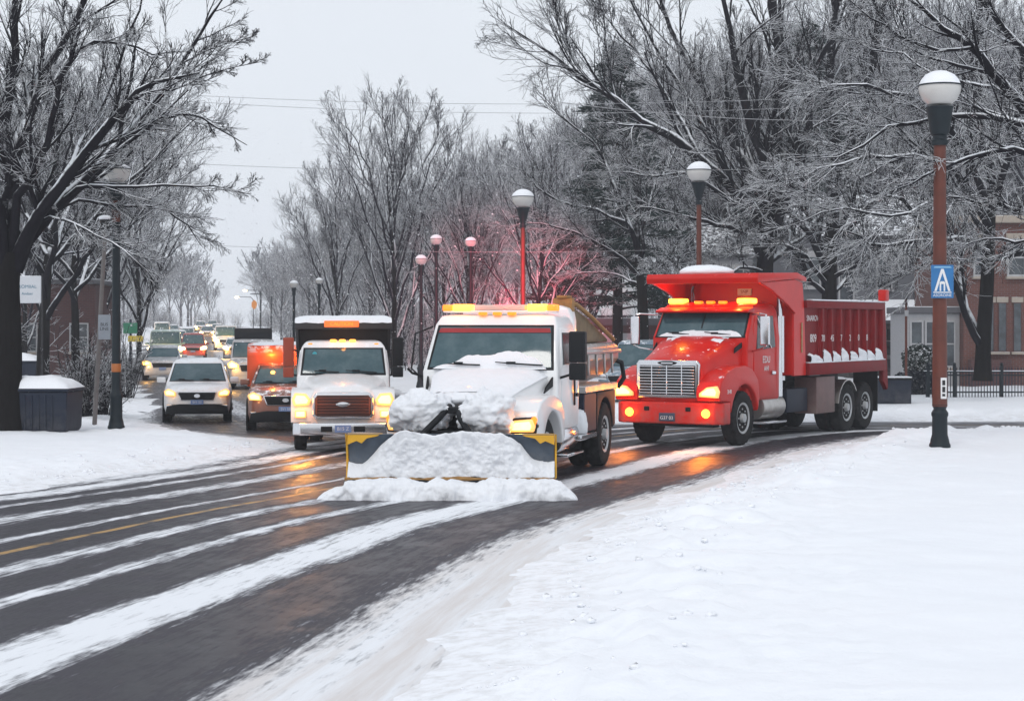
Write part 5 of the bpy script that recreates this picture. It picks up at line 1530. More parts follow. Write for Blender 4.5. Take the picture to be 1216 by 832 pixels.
pl_ = G().box(-.19, .19, -.062, -.032, .56, .74).obj('licence_plate', M['plate_dark'], T, .008, 1)
text('G37 03', .105, M['letter'], pl_, (0, -.065, .63), FRONT)
gr = G().prism([(-.73, 1.06), (.73, 1.06), (.76, 1.12), (.76, 1.80), (.70, 1.88), (-.70, 1.88), (-.76, 1.80), (-.76, 1.12)], 'y', -.03, .06).obj('grille', M['chrome'], T, .03, 3)
G().box(-.67, .67, -.045, .0, 1.13, 1.77).obj('grille_mesh', M['black'], gr, .02, 2)
g = G()
for k in range(10): g.box(-.66, .66, -.066, -.044, 1.165 + k * .063, 1.185 + k * .063)
for x in (-.36, 0, .36): g.box(x - .012, x + .012, -.072, -.045, 1.135, 1.765)
g.obj('grille_bars', M['chrome'], gr, .004, 1)
G().prism([(-.2, 1.80), (-.1, 1.775), (.1, 1.775), (.2, 1.80), (.24, 1.835), (.1, 1.865), (-.1, 1.865), (-.24, 1.835)], 'y', -.05, -.02).obj('emblem', M['dark'], gr, .008, 1)
G().box(-.14, .14, -.056, -.045, 1.808, 1.832).obj('emblem_script', M['chrome'], gr)
G().zloft([(.95, -1.08, 1.08, 2.18, 3.68), (2.36, -1.10, 1.10, 2.18, 3.68), (2.95, -1.05, 1.05, 2.50, 3.64), (3.10, -1.0, 1.0, 2.58, 3.6), (3.17, -.85, .85, 2.8, 3.5)]).obj('cab', M['red'], T, .05, 3, 50)
ws = face(T, 'windshield', 2.2, 2.40, 1.0, 2.473, 2.90, .96)
G().slab([(-.02, 2.165, 2.38), (.02, 2.165, 2.38), (.02, 2.455, 2.915), (-.02, 2.455, 2.915)], .02).obj('centre_post', M['black'], ws, .004, 1)
G().prism([(2.26, 2.92), (2.24, 2.97), (2.5, 3.05), (2.6, 3.0), (2.52, 2.93)], 'x', -1.07, 1.07).obj('sun_visor', M['red'], T, .02, 2)
wiper(T, -.2, -.72, 2.16, 2.43, .05); wiper(T, .82, .12, 2.16, 2.42, .07)
def rws(u, v):
    x = -.97 + 1.94 * u
    hgt = (.06 + .10 * (u > .02) * (.4 + .6 * u) + .03 * float(fbm(x * 4, 7, 0, 4, 8))) * (1 - abs(2 * u - 1) ** 8)
    z = 2.385 + hgt * v
    return (x, 2.20 + (z - 2.4) * .54 - .03 - .04 * (1 - v) - .02 * math.sin(pi * v), z)
snow_sheet(T, 'windshield_snow', rws, 50, 8)
for s in (-1, 1):
    P = [(2.46, 1.02), (3.5, 1.02), (3.5, 2.4), (3.44, 2.92), (2.62, 2.92), (2.46, 2.56)]
    def sx(z): return 1.098 if z < 2.36 else 1.10 - (z - 2.36) * .085
    q = [(s * (sx(z) + .018), y, z) for y, z in P]
    d_ = G().slab(q if s > 0 else q[::-1], .03).obj('door', M['red'], T, .012, 2)
    P = [(2.56, 2.08), (3.42, 2.14), (3.38, 2.86), (2.66, 2.86)]
    q = [(s * (sx(z) + .03), y, z) for y, z in P]
    w_ = G().slab(q if s > 0 else q[::-1], .03).obj('side_window', M['sideglass'], d_, .01, 1)
    G().tube([(s * 1.115, 2.6, 2.8), (s * 1.14, 3.2, 2.12)], .014, 6).obj('window_bar', M['chrome'], d_)
    G().box(*sorted((s * 1.11, s * 1.16)), 3.22, 3.38, 1.52, 1.60).obj('handle', M['chrome'], d_, .012, 1)
    q = [(s * 1.005, 1.72, 2.02), (s * 1.06, 2.12, 2.14), (s * 1.06, 2.12, 2.26), (s * 1.01, 1.76, 2.14)]
    G().slab(q if s > 0 else q[::-1], .03).obj('vent', M['black'], T, .006, 1)
    # mirrors: chrome frame standing clear of the door
    ma = G().tube([(s * 1.08, 2.44, 2.88), (s * 1.40, 2.2, 2.90), (s * 1.52, 2.14, 2.88), (s * 1.52, 2.14, 2.18), (s * 1.40, 2.2, 2.12), (s * 1.1, 2.4, 2.06)], .02, 8).obj('mirror_arm', M['chrome'], T)
    G().box(*sorted((s * 1.40, s * 1.60)), 2.08, 2.20, 2.20, 2.84).obj('mirror', M['chrome'], ma, .03, 3)
    G().tube([(s * 1.10, 3.80, 1.0), (s * 1.10, 3.80, 3.30), (s * 1.08, 3.74, 3.48), (s * .98, 3.62, 3.60)], [.065, .065, .065, .06], 14).cyl((s * 1.10, 3.80, 1.55), (s * 1.10, 3.80, 2.85), .105, n=18).obj('exhaust_stack', M['chrome'], T)
    G().cyl((s * .92, 2.5, .78), (s * .92, 3.75, .78), .28, n=24).obj('fuel_tank', M['steel'], T, .03, 2)
    G().box(*sorted((s * .75, s * 1.22)), 2.6, 3.75, .40, .46).obj('step', M['chrome'], T, .015, 1)
    G().box(*sorted((s * .6, s * 1.12)), 4.0, 5.25, .60, 1.15).obj('battery_box', M['navy'], T, .03, 2)
    G().box(*sorted((s * .7, s * 1.27)), 5.45, 6.65, .52, 1.40).obj('tool_box', mat_plain('brown_box', (.17, .10, .095), .55, .1, .3, 4, 0, .4, 1.4), T, .02, 2)
    G().box(*sorted((s * .62, s * 1.28)), 9.62, 9.66, .42, 1.45).obj('mud_flap', M['rubber'], T, .008, 1)
    g = G(); rr = [(7.55 + .70 * cos(RAD(a)), .60 + .70 * sin(RAD(a))) for a in range(35, 171, 15)]
    ri = [(7.55 + .67 * cos(RAD(a)), .60 + .67 * sin(RAD(a))) for a in range(35, 171, 15)][::-1]
    g.prism(rr + ri, 'x', *sorted((s * .92, s * 1.28))).obj('quarter_fender', M['steel'], T)
text('EDU', .22, M['letter'], T, (1.121, 2.98, 1.86), (RAD(90), 0, RAD(90)), 'door_lettering')
text('AHI', .16, M['letter'], T, (1.121, 2.98, 1.66), (RAD(90), 0, RAD(90)), 'door_lettering')
text('3HR', .13, M['letter'], T, (1.273, .42, 1.20), (RAD(90), 0, RAD(90)), 'fender_lettering')
for s in (-1, 1):
    G().box(*sorted((s * .62, s * .98)), 2.62, 2.88, 3.13, 3.25).obj('beacon', M['amber_hot'], T, .04, 3)
    bulb(T, (s * .80, 2.46, 3.30), 26, (1, .26, .03))
for x in (-.3, 0, .3): G().box(x - .09, x + .09, 2.62, 2.74, 3.12, 3.19).obj('marker_light', M['amber'], T, .025, 2)
G().box(-.42, .42, .9, 9.6, .72, 1.0).obj('chassis', M['dark'], T, .02, 1)
g = G()
for y in (1.26, 7.55, 8.85): g.cyl((-1.0, y, .6), (1.0, y, .6), .11, n=12)
g.box(-.9, .9, .4, .7, .42, .55)
g.obj('axles', M['dark'], T)
def rhs(u, v):
    x = (-1 + 2 * u); y = .6 + 1.62 * v
    w = np.interp(y, [.16, 1.1, 1.9, 2.25], [.80, .88, 1.0, 1.05]); zt = np.interp(y, [.16, 1.1, 1.9, 2.25], [1.92, 2.14, 2.32, 2.38])
    x *= w * .72
    n = float(fbm(x * 4, y * 4, 3, 5, 51))
    return (x, y, zt + .022 + .045 * n - .03 * (1 - v) * 1.4 - .02)
snow_sheet(T, 'hood_snow', rhs, 46, 40)
# dump body
RB = M['red_box']
body = G().box(-1.22, 1.22, 3.98, 9.95, 1.46, 1.56).box(-1.28, 1.28, 3.98, 4.12, 1.5, 3.70).box(-1.26, -1.20, 4.12, 9.9, 1.56, 3.1).box(1.20, 1.26, 4.12, 9.9, 1.56, 3.1).obj('dump_body', RB, T, .012, 1)
G().box(-1.28, 1.28, 3.94, 3.975, 1.48, 3.70).obj('front_wall', M['red'], body, .01, 1)
for s in (-1, 1):
    a, b_ = sorted((s * 1.23, s * 1.30))
    G().prism([(3.96, 1.46), (3.96, 3.72), (4.5, 3.64), (4.6, 3.1), (4.72, 1.46)], 'x', a, b_).obj('corner_panel', M['red'], body, .012, 1)
    G().box(*sorted((s * 1.19, s * 1.36)), 4.62, 9.95, 3.04, 3.22).obj('top_rail', RB, body, .025, 2)
    G().box(*sorted((s * 1.19, s * 1.385)), 4.73, 10.0, 1.46, 1.74).obj('bottom_rail', RB, body, .02, 2)
    for k in range(8):
        y = 5.66 + k * .60
        G().prism([(s * 1.255, y - .11), (s * 1.355, y - .05), (s * 1.355, y + .05), (s * 1.255, y + .11)], 'z', 1.745, 3.035).obj('rib', RB, body, .008, 1)
    G().prism([(9.9, 1.2), (9.9, 3.25), (10.05, 3.25), (10.28, 1.0), (10.2, .95)], 'x', *sorted((s * 1.22, s * 1.34))).obj('tailgate_post', RB, body, .015, 1)
    G().box(*sorted((s * 1.2, s * 1.42)), 9.88, 10.14, 3.26, 3.56).obj('tailgate_hinge', M['red'], body, .04, 2)
    if s > 0:
        for y0, y1 in ((4.86, 5.62), (5.62, 6.22), (6.28, 6.84), (6.86, 7.34), (7.46, 8.04), (8.04, 8.64), (8.66, 9.22), (9.24, 9.82)):
            def hp(u, v, y0=y0, y1=y1):
                y = y0 + (y1 - y0) * u
                h_ = (.30 + .10 * math.sin(y0 * 37.0)) * (1 - .45 * u ** 2.2) * min(1, (1 - u) / .05) ** .5 + .03 * float(fbm(y * 5, 3, 0, 3, 61))
                n = float(fbm(y * 6, v * 4, 0, 4, 63))
                return (1.262 + (.10 + .02 * n) * (1 - v ** 9) + .012, y, 1.742 + max(0, h_) * v + .01 * n * v)
            snow_sheet(body, 'ledge_snow', hp, 14, 10)
        G().box(1.2, 1.37, 4.98, 9.93, 3.222, 3.255).obj('rail_snow', M['clump'], body, .012, 1)
        G().box(1.262, 1.383, 4.76, 9.98, 1.742, 1.765).obj('rail_snow', M['clump'], body, .01, 1)
    G().box(*sorted((s * 1.305, s * 1.325)), 4.4, 4.44, 2.0, 2.7).obj('reflector_strip', mat_plain('worn_sticker', (.35, .25, .12), .6, 0, .5, 14), body)
for y, z, tx, sz in ((5.26, 2.80, 'SNAROW', .19), (5.26, 2.32, '809', .27)):
    text(tx, sz, M['letter'], body, (1.2625, y, z), (RAD(90), 0, RAD(90)), 'box_lettering')
for k, tx in enumerate(('70', '45', '7', '2', '0', '8')):
    y = 5.66 + k * .60 + (0.1 if k > 2 else 0) * 0
    text(tx, .22, M['letter'], body, (1.3565, y, 2.32), (RAD(90), 0, RAD(90)), 'box_lettering')
can = G().prism([(1.72, 3.58), (1.68, 3.70), (1.74, 3.80), (4.0, 3.86), (4.55, 3.76), (4.55, 3.66), (4.0, 3.72), (2.0, 3.60)], 'x', -1.38, 1.38).obj('canopy', M['red'], body, .02, 2)
for s in (-1, 1):
    a, b_ = sorted((s * 1.28, s * 1.36))
    G().prism([(1.9, 3.59), (3.94, 3.70), (3.94, 2.9), (3.5, 3.1), (2.6, 3.42)], 'x', a, b_).obj('gusset', M['red'], body, .01, 1)
pa = G().box(-.1, .26, 3.90, 3.935, 3.34, 3.50).obj('badge', M['letter'], body, .01, 1)
text('SNP', .11, M['red_box'], pa, (.08, 3.898, 3.42), FRONT)
G().blob((-.25, 2.6, 3.86), (.62, .55, .17), .12, 2.2, seed=71, flat=3.80).obj('roof_snow', M['snow'], body, 0, ang=180)
def bxs(u, v):
    x = -1.19 + 2.38 * u; y = 4.13 + 5.75 * v
    return (x, y, 2.75 + .12 * float(fbm(x * 1.5, y * 1.5, 0, 4, 81)) + .15 * math.sin(pi * u))
snow_sheet(body, 'box_snow', bxs, 20, 40)
G().box(-1.2, 1.2, 9.96, 10.02, 1.5, 3.15).obj('tailgate', RB, body, .015, 1)
# the short bonnet: the cab sits well forward
def shorten(o):
    k = o.name.split('.')[0]
    me = o.data
    v = np.empty(len(me.vertices) * 3, np.float32); me.vertices.foreach_get('co', v); v = v.reshape(-1, 3)
    v[:, 1] = np.interp(v[:, 1], [-5, .3, 2.2, 3.7, 3.95, 20], [-5, .3, 1.62, 3.46, 3.80, 19.85])
    if k in ('cab', 'windshield', 'centre_post', 'gasket', 'door', 'side_window', 'windshield_snow', 'wiper', 'sun_visor', 'handle', 'window_bar', 'beacon', 'mirror_arm', 'mirror', 'door_lettering'): v[:, 0] *= 1.07
    me.vertices.foreach_set('co', v.ravel()); me.update()
for o in T.children_recursive:
    if o.type == 'MESH' and o.name.split('.')[0] in ('hood', 'cab', 'windshield', 'centre_post', 'gasket', 'sun_visor', 'wiper', 'windshield_snow', 'door', 'side_window', 'window_bar', 'handle', 'vent', 'mirror_arm', 'mirror', 'exhaust_stack', 'beacon', 'marker_light', 'hood_snow'):
        shorten(o)
for o in T.children:
    if o.name.startswith('door_lettering'): o.location.x *= 1.07; o.location.y = 2.6
    if o.type == 'LIGHT' and o.location.z > 3: o.location.y = 1.92
beam(T, (.9, -.25, 1.2), 190, (1, .24, .02), 80, (RAD(60), 0, RAD(180 + 4)), 1.0); beam(T, (-.9, -.25, 1.2), 190, (1, .24, .02), 80, (RAD(60), 0, RAD(180 - 4)), 1.0)

# ------------------------------------------------------------------ white dump truck with a black box
T = thing('dump_truck', 'white dump truck with a dark snow-dusted box and orange headlights', 'dump truck', (-3.52, 38.6, 0), RAD(5))
GLOW_SHELL = mat_plain('orange_lit_shell', (.26, .035, .01), .4, 0, .2, 5)  # orange lamp glow painted into the colour of the left mirror housings
topW = [(.35, .62), (-.03, .62), (-.06, .9), (.0, 1.12), (.25, 1.28), (.7, 1.33), (1.1, 1.30), (1.42, 1.15), (1.48, .62)]
for s in (-1, 1):
    half_fender(s, .58, 1.08, .82, .46, .55, topW, M['white2'], T, bev=.06)
    headlight(T, [(s * .70, .98), (s * 1.02, .96), (s * 1.06, 1.10), (s * 1.0, 1.24), (s * .76, 1.22), (s * .66, 1.08)], -.06, .12, 9, 'head', 'headlight', (1, .24, .015))
    headlight(T, [(s * .76, .72), (s * 1.0, .72), (s * 1.0, .88), (s * .76, .88)], -.055, .08, 1.5, 'head', 'fog_light', (1, .34, .03))
    wheel(T, s * .90, .82, .46, .26, s); wheel(T, s * .92, 4.6, .46, .26, s, dual=True)
    ma = G().tube([(s * .98, 1.5, 1.55), (s * 1.18, 1.4, 1.6), (s * 1.22, 1.4, 1.7)], .02, 8).tube([(s * .95, 1.6, 2.05), (s * 1.2, 1.42, 2.2)], .015, 6).obj('mirror_arm', M['black'], T)
    G().box(*sorted((s * 1.06, s * 1.29)), 1.33, 1.50, 1.76, 2.38).obj('mirror', M['black'] if s > 0 else GLOW_SHELL, ma, .035, 3)
    G().box(*sorted((s * 1.06, s * 1.29)), 1.34, 1.50, 1.52, 1.745).obj('mirror', M['black'] if s > 0 else GLOW_SHELL, ma, .03, 3)
    P = [(1.62, .7), (2.6, .7), (2.6, 1.6), (2.52, 2.1), (1.86, 2.1), (1.62, 1.7)]
    q = [(s * (1.0 - max(0, z - 1.55) * .14 + .018), y, z) for y, z in P]
    d_ = G().slab(q if s > 0 else q[::-1], .03).obj('door', M['white2'], T, .01, 1)
    q = [(s * (1.0 - max(0, z - 1.55) * .14 + .03), y, z) for y, z in [(1.74, 1.64), (2.5, 1.64), (2.44, 2.04), (1.92, 2.04)]]
    G().slab(q if s > 0 else q[::-1], .03).obj('side_window', M['sideglass'], d_, .01, 1)
G().loft(hood_rings([(-.04, .66, .6, 1.24, .02), (.06, .70, .6, 1.30, .03), (.7, .78, .6, 1.44, .03), (1.3, .9, .6, 1.54, .03), (1.5, .95, .6, 1.58, .03)])).obj('hood', M['white'], T, .02, 2, 50)
G().zloft([(.62, -.98, .98, 1.42, 2.75), (1.55, -1.0, 1.0, 1.42, 2.75), (2.16, -.91, .91, 1.80, 2.7), (2.28, -.82, .82, 1.92, 2.66), (2.31, -.7, .7, 2.05, 2.6)]).obj('cab', M['white'], T, .05, 3, 50)
ws = face(T, 'windshield', 1.451, 1.60, .88, 1.772, 2.115, .82)
G().lathe([(0, 0), (.05, 0), (.05, .006), (0, .006)], (-.62, 1.69, 2.02), 'y', 10).obj('sticker', mat_plain('teal_sticker', (.05, .35, .42), .4), ws)
wiper(T, -.1, -.62, 1.41, 1.63, .03); wiper(T, .72, .05, 1.41, 1.62, .05)
gr = G().prism([(-.58, .70), (.58, .70), (.64, .78), (.64, 1.14), (.56, 1.24), (-.56, 1.24), (-.64, 1.14), (-.64, .78)], 'y', -.13, .02).obj('grille', M['chrome'], T, .03, 3)
G().prism([(-.54, .75), (.54, .75), (.585, .8), (.585, 1.12), (.53, 1.19), (-.53, 1.19), (-.585, 1.12), (-.585, .8)], 'y', -.142, -.05).obj('grille_mesh', mat_plain('dark_red_mesh', (.035, .010, .008), .6, .0, .3, 8), gr, .015, 2)
g = G()
for z in (.82, .88, .94, 1.06, 1.12): g.box(-.55, .55, -.158, -.14, z, z + .014)
g.box(-.56, .56, -.162, -.14, .985, 1.015).box(-.56, -.53, -.16, -.14, .8, 1.14).box(.53, .56, -.16, -.14, .8, 1.14)
g.obj('grille_bars', mat_plain('bronze_bar', (.16, .055, .035), .4, .3, .2, 6), gr, .004, 1)
G().lathe([(0, -.025), (.05, -.02), (.058, 0), (0, .01)], (0, 0, 0), 'y', 20).obj('emblem', M['chrome'], gr, loc=(0, -.165, 1.0)).scale = (2.6, 1, 1)
G().prism([(-1.05, .3), (-1.04, -.06), (-.9, -.2), (.9, -.2), (1.04, -.06), (1.05, .3)], 'z', .36, .62).obj('bumper', M['chrome'], T, .035, 3)
for s in (-1, 1): G().box(*sorted((s * .22, s * .46)), -.212, -.18, .43, .55).obj('bumper_slot', M['black'], T, .02, 2)
pl_ = G().box(-.17, .17, -.222, -.195, .42, .57).obj('licence_plate', M['plate'], T, .006, 1)
text('B15 Z', .1, M['letter'], pl_, (0, -.225, .495), FRONT)
for x in (-.22, -.02, .2): G().box(x - .07, x + .07, 1.90, 2.0, 2.26, 2.33).obj('marker_light', M['amber_hot'], T, .025, 2)
for x in (-.72, .72): G().box(x - .05, x + .05, 1.86, 1.93, 2.20, 2.25).obj('marker_light', M['marker'], T, .02, 2)
bulb(T, (0, 1.72, 2.46), 4, (1, .30, .04))
dk = mat_plain('black_box', (.035, .035, .038), .5, .1, .4, 5, .45)
body = G().box(-1.02, 1.02, 2.86, 2.95, .9, 2.62).box(-1.04, 1.04, 2.86, 5.6, .86, .96).box(-1.04, -.98, 2.9, 5.6, .9, 2.1).box(.98, 1.04, 2.9, 5.6, .9, 2.1).obj('dump_body', dk, T, .01, 1)
can = G().prism([(2.1, 2.56), (2.08, 2.72), (2.2, 2.78), (2.95, 2.80), (2.95, 2.6), (2.3, 2.55)], 'x', -1.06, 1.06).obj('canopy', dk, body, .02, 2)
for s in (-1, 1): G().prism([(2.12, 2.56), (2.95, 2.6), (2.95, 1.9), (2.75, 2.0), (2.5, 2.3)], 'x', *sorted((s * .99, s * 1.05))).obj('gusset', dk, body, .01, 1)
def cs(u, v):
    x = -1.06 + 2.12 * u; a = v
    y = 2.06 + .9 * a; z = np.interp(y, [2.06, 2.12, 2.25, 2.95], [2.70, 2.775, 2.80, 2.82])
    e = (1 - abs(2 * u - 1) ** 10)
    return (x, y, z + .05 * e * min(1, a / .15) + .012 * float(fbm(x * 5, y * 5, 0, 4, 91)) - .01)
snow_sheet(body, 'canopy_snow', cs, 50, 16)
pn = G().box(-.42, .34, 2.03, 2.075, 2.60, 2.74).obj('signal_panel', M['signal'], body, .012, 1)
text('CAUTION', .11, M['amber'], pn, (-.04, 2.027, 2.67), FRONT)
G().box(-.36, .36, .6, 5.5, .52, .74).obj('chassis', M['dark'], T, .02, 1)
G().cyl((-.8, .82, .46), (.8, .82, .46), .09, n=10).box(-.7, -.5, .4, .6, .22, .4).box(.1, .5, .5, .9, .28, .45).obj('axle', M['dark'], T)
beam(T, (-.85, -.2, 1.1), 130, (1, .38, .06), 75, (RAD(62), 0, RAD(180 + 5)), 1.0); beam(T, (.85, -.2, 1.1), 130, (1, .38, .06), 75, (RAD(62), 0, RAD(180 - 5)), 1.0)

# ------------------------------------------------------------------ cars
PAINT = {}
def paint(name, col, metal=.2, snow=.3):
    if name not in PAINT: PAINT[name] = mat_plain(name, col, .3, metal, .06, 3, snow, .5, .8, .5, (.25, .24, .24))
    return PAINT[name]

def make_car(name, label, cat, loc, rz, Wd=1.84, H=1.68, L=4.6, pm=None, lower=None, van=False, pick=False, power=12, far=False, rails=True, plate='plate', grp=None, headmat='head', vhood=1.0):
    power *= .6 if not far else 1.0
    T = thing(name, label, cat, loc, rz, grp)
    w = Wd / 2; lower = lower or pm
    hz = 1.0 * vhood
    ln = .55 if van else 1.05                      # hood length
    secs = []
    for y, ww, zb, zt in ((-.02, .74, .32, .70 * hz), (.06, .86, .26, .84 * hz), (.30, .96, .24, .94 * hz), (ln, 1.0, .24, 1.03 * hz), (ln + .3, 1.0, .24, 1.06 * hz), (L - .5, 1.0, .28, 1.06 * hz), (L - .05, .94, .36, 1.02 * hz), (L, .86, .45, .9 * hz)):
        x = w * ww
        secs.append([(-x * .94, y, zb), (-x, y, zb + .18), (-x, y, zt - .22), (-x * .95, y, zt - .07), (-x * .8, y, zt), (-x * .3, y, zt + .025), (x * .3, y, zt + .025), (x * .8, y, zt), (x * .95, y, zt - .07), (x, y, zt - .22), (x, y, zb + .18), (x * .94, y, zb)])
    body = G().loft(secs).obj('body', pm, T, .012, 1, 50)
    yb0, yt0 = (ln - .05, ln + .45) if van else (ln + .02, ln + .78)
    ye = L - .12 if not pick else ln + 2.1
    zb, zt = 1.03 * hz, H - .10
    G().zloft([(zb - .05, -w * .93, w * .93, yb0, ye), (zb + .02, -w * .93, w * .93, yb0 + .04, ye), (zt, -w * .74 if not van else -w * .86, w * .74 if not van else w * .86, yt0, ye - (.32 if not pick else .2)), (H - .02, -w * .66 if not van else -w * .8, w * .66 if not van else w * .8, yt0 + .14, ye - .45), (H, -w * .5, w * .5, yt0 + .35, ye - .7)]).obj('cabin', pm, T, .03, 2, 50)
    k0, k1 = .10, .92
    def ly(t): return yb0 + .04 + (yt0 - yb0 - .04) * t
    def lz(t): return zb + .02 + (zt - zb - .02) * t
    def lw(t): return w * (.93 + ((.86 if van else .74) - .93) * t)
    face(T, 'windshield', ly(k0), lz(k0), lw(k0) - .09, ly(k1), lz(k1), lw(k1) - .08, 'glass', .03, .014, .01, .03)
    for s in (-1, 1):
        P = [(ly(.12) + .28, .12), (ye - .35, .12), (ye - .62, .86), (ly(.86) + .18, .86)]
        q = [(s * (lw(t) + .012), y, lz(t)) for y, t in P]
        G().slab(q if s > 0 else q[::-1], .03).obj('side_window', M['sideglass'], T, .01, 1)
        wr = .36 if Wd < 2 else .42
        wheel(T, s * (w - .11), .85, wr, .23, s, n=48); wheel(T, s * (w - .11), L - .95, wr, .23, s, n=48)
        G().lathe([(0, -.02), (wr + .07, -.02), (wr + .07, .012), (0, .012)], (s * (w - .004), .85, wr + .01), 'x', 24).obj('wheel_arch', M['black'], T)
        G().lathe([(0, -.02), (wr + .07, -.02), (wr + .07, .012), (0, .012)], (s * (w - .004), L - .95, wr + .01), 'x', 24).obj('wheel_arch', M['black'], T)
        lk = 1.35 if far else 1.0
        headlight(T, [(s * w * .70 + (s * w * q[0] - s * w * .70) * lk, (.80 + (q[1] - .80) * lk) * hz) for q in ((.60, .72), (.92, .74), (.96, .86), (.84, .93), (.62, .84))] or [(s * w * .52, .70 * hz), (s * w * .90, .74 * hz), (s * w * .95, .86 * hz), (s * w * .84, .93 * hz), (s * w * .55, .83 * hz)], .06, .22, power, headmat)
        m_ = G().box(*sorted((s * (w - .04), s * (w + .20))), ln + .32, ln + .44, zb + .02, zb + .17).obj('mirror', pm, T, .04, 3)
        if not far:
            G().prism([(s * w * .50, .42), (s * w * .86, .40), (s * w * .90, .50), (s * w * .55, .50)], 'y', -.01, .12).obj('fog_trim', M['chrome'], T, .012, 1)
        if rails: G().tube([(s * w * .62, yt0 + .3, H - .03), (s * w * .62, yt0 + .45, H + .045), (s * w * .62, ye - .9, H + .045), (s * w * .62, ye - .75, H - .03)], .022, 6).obj('roof_rail', M['chrome'], T)
    gr = G().prism([(-w * .48, .61 * hz), (w * .48, .61 * hz), (w * .58, .845 * hz), (-w * .58, .845 * hz)], 'y', -.055, .08).obj('grille', M['chrome'], T, .03, 2)
    G().prism([(-w * .46, .63 * hz), (w * .46, .63 * hz), (w * .545, .828 * hz), (-w * .545, .828 * hz)], 'y', -.066, -.03).obj('grille_mesh', M['black'], gr, .015, 1)
    if not far:
        g = G()
        for k in range(4): g.box(-w * .46, w * .46, -.074, -.06, (.66 + k * .04) * hz, (.668 + k * .04) * hz)
        g.obj('grille_bars', M['dark'], gr)
        e = G().lathe([(.035, -.012), (.05, -.012), (.055, 0), (.035, 0)], (0, 0, 0), 'y', 18).obj('emblem', M['chrome'], gr, loc=(0, -.075, .735 * hz)); e.scale = (1.6, 1, 1)
    G().prism([(-w * .92, .24), (w * .92, .24), (w * .88, .46), (w * .5, .52), (-w * .5, .52), (-w * .88, .46)], 'y', -.03, .2).obj('lower_bumper', M['black'] if not far else lower, T, .03, 2)
    pp = G().box(-.17, .17, -.075, -.02, .50, .62).obj('licence_plate', M[plate], T, .006, 1)
    if not far:
        text('SV1 53', .085, M['letter'], pp, (0, -.078, .56), FRONT)
        wiper(T, -.1, -.6, ly(.08) - .03, lz(.08) + .02, .03); wiper(T, .6, .05, ly(.08) - .03, lz(.08) + .02, .03)
    return T

def road_spot(pxx, d): return (at(pxx, d), d, float(rise(d)))
def hd(pxx): return math.atan2(-(pxx - CX), FPX) * .9
# near cars
make_car('parked_suv', 'white suv with blue plate nearest on the left lane', 'suv', road_spot(234, 50), hd(234), 1.84, 1.70, 4.6, paint('pearl_paint', (.80, .80, .80), .0, .5), power=1.6)
bpy.data.objects['parked_suv'].name = 'white_suv'
pk = make_car('pickup_truck', 'dark bronze pickup with an orange box and amber bar behind its cab', 'pickup truck', (-5.62, 46.0, 0), RAD(6), 1.95, 1.72, 5.4, paint('bronze_paint', (.20, .065, .035)), pick=True, power=3, rails=False, vhood=1.06)
ob = G().prism([(1.9, 1.05), (1.9, 1.9), (2.05, 2.10), (2.35, 2.16), (5.2, 2.16), (5.3, 2.0), (5.3, 1.0)], 'x', -1.02, 1.02).obj('utility_box', M['orange'], pk, .05, 3)
def obs(u, v):
    x = -1.0 + 2.0 * u; y = 2.05 + 3.2 * v
    return (x, y, 2.12 + .06 * (1 - abs(2 * u - 1) ** 8) * min(1, v / .1) + .012 * float(fbm(x * 4, y * 4, 0, 3, 95)))
snow_sheet(ob, 'snow_cover', obs, 30, 24)
G().box(-.62, .62, 1.98, 2.15, 1.745, 1.83).obj('beacon_bar', M['amber_hot'], pk, .03, 2)
bulb(pk, (-.4, 1.76, 1.92), 16, (1, .3, .03)); bulb(pk, (.4, 1.76, 1.92), 16, (1, .3, .03))
# the queue beyond
make_car('silver_crossover', 'silver crossover behind the white suv by the left kerb', 'crossover', road_spot(193, 88), hd(193), 1.88, 1.64, 4.6, paint('silver_paint', (.50, .51, .53), .5), far=True, rails=False, power=18)
v = make_car('delivery_truck', 'big pale green fronted truck far back in the left lane', 'truck', road_spot(196, 122), hd(196), 2.2, 2.3, 6.0, paint('pale_green_paint', (.30, .40, .36)), van=True, far=True, rails=False, power=60, headmat='head_far', vhood=1.25)
v = make_car('red_suv', 'red-roofed vehicle in the middle of the far queue', 'suv', road_spot(229, 140), hd(229), 2.0, 1.95, 4.8, paint('maroon_paint', (.30, .035, .035), .1, .1), far=True, rails=False, power=40, headmat='head_far')
make_car('white_van', 'white van with glaring yellow headlights coming down the right lane', 'van', road_spot(268, 172), hd(268), 2.2, 2.35, 5.2, paint('van_paint', (.66, .65, .64)), van=True, far=True, rails=False, power=160, headmat='head_far', vhood=1.2)
v = make_car('box_truck', 'pale truck with a dark roof box just behind the orange-boxed pickup', 'truck', road_spot(300, 76), hd(300), 1.95, 2.05, 5.2, paint('grey_paint', (.44, .43, .43)), van=True, far=True, rails=False, power=30, headmat='head', vhood=1.2)
G().box(-.78, .78, 1.5, 4.9, 2.0, 2.5).obj('roof_box', M['dark'], v, .06, 2)
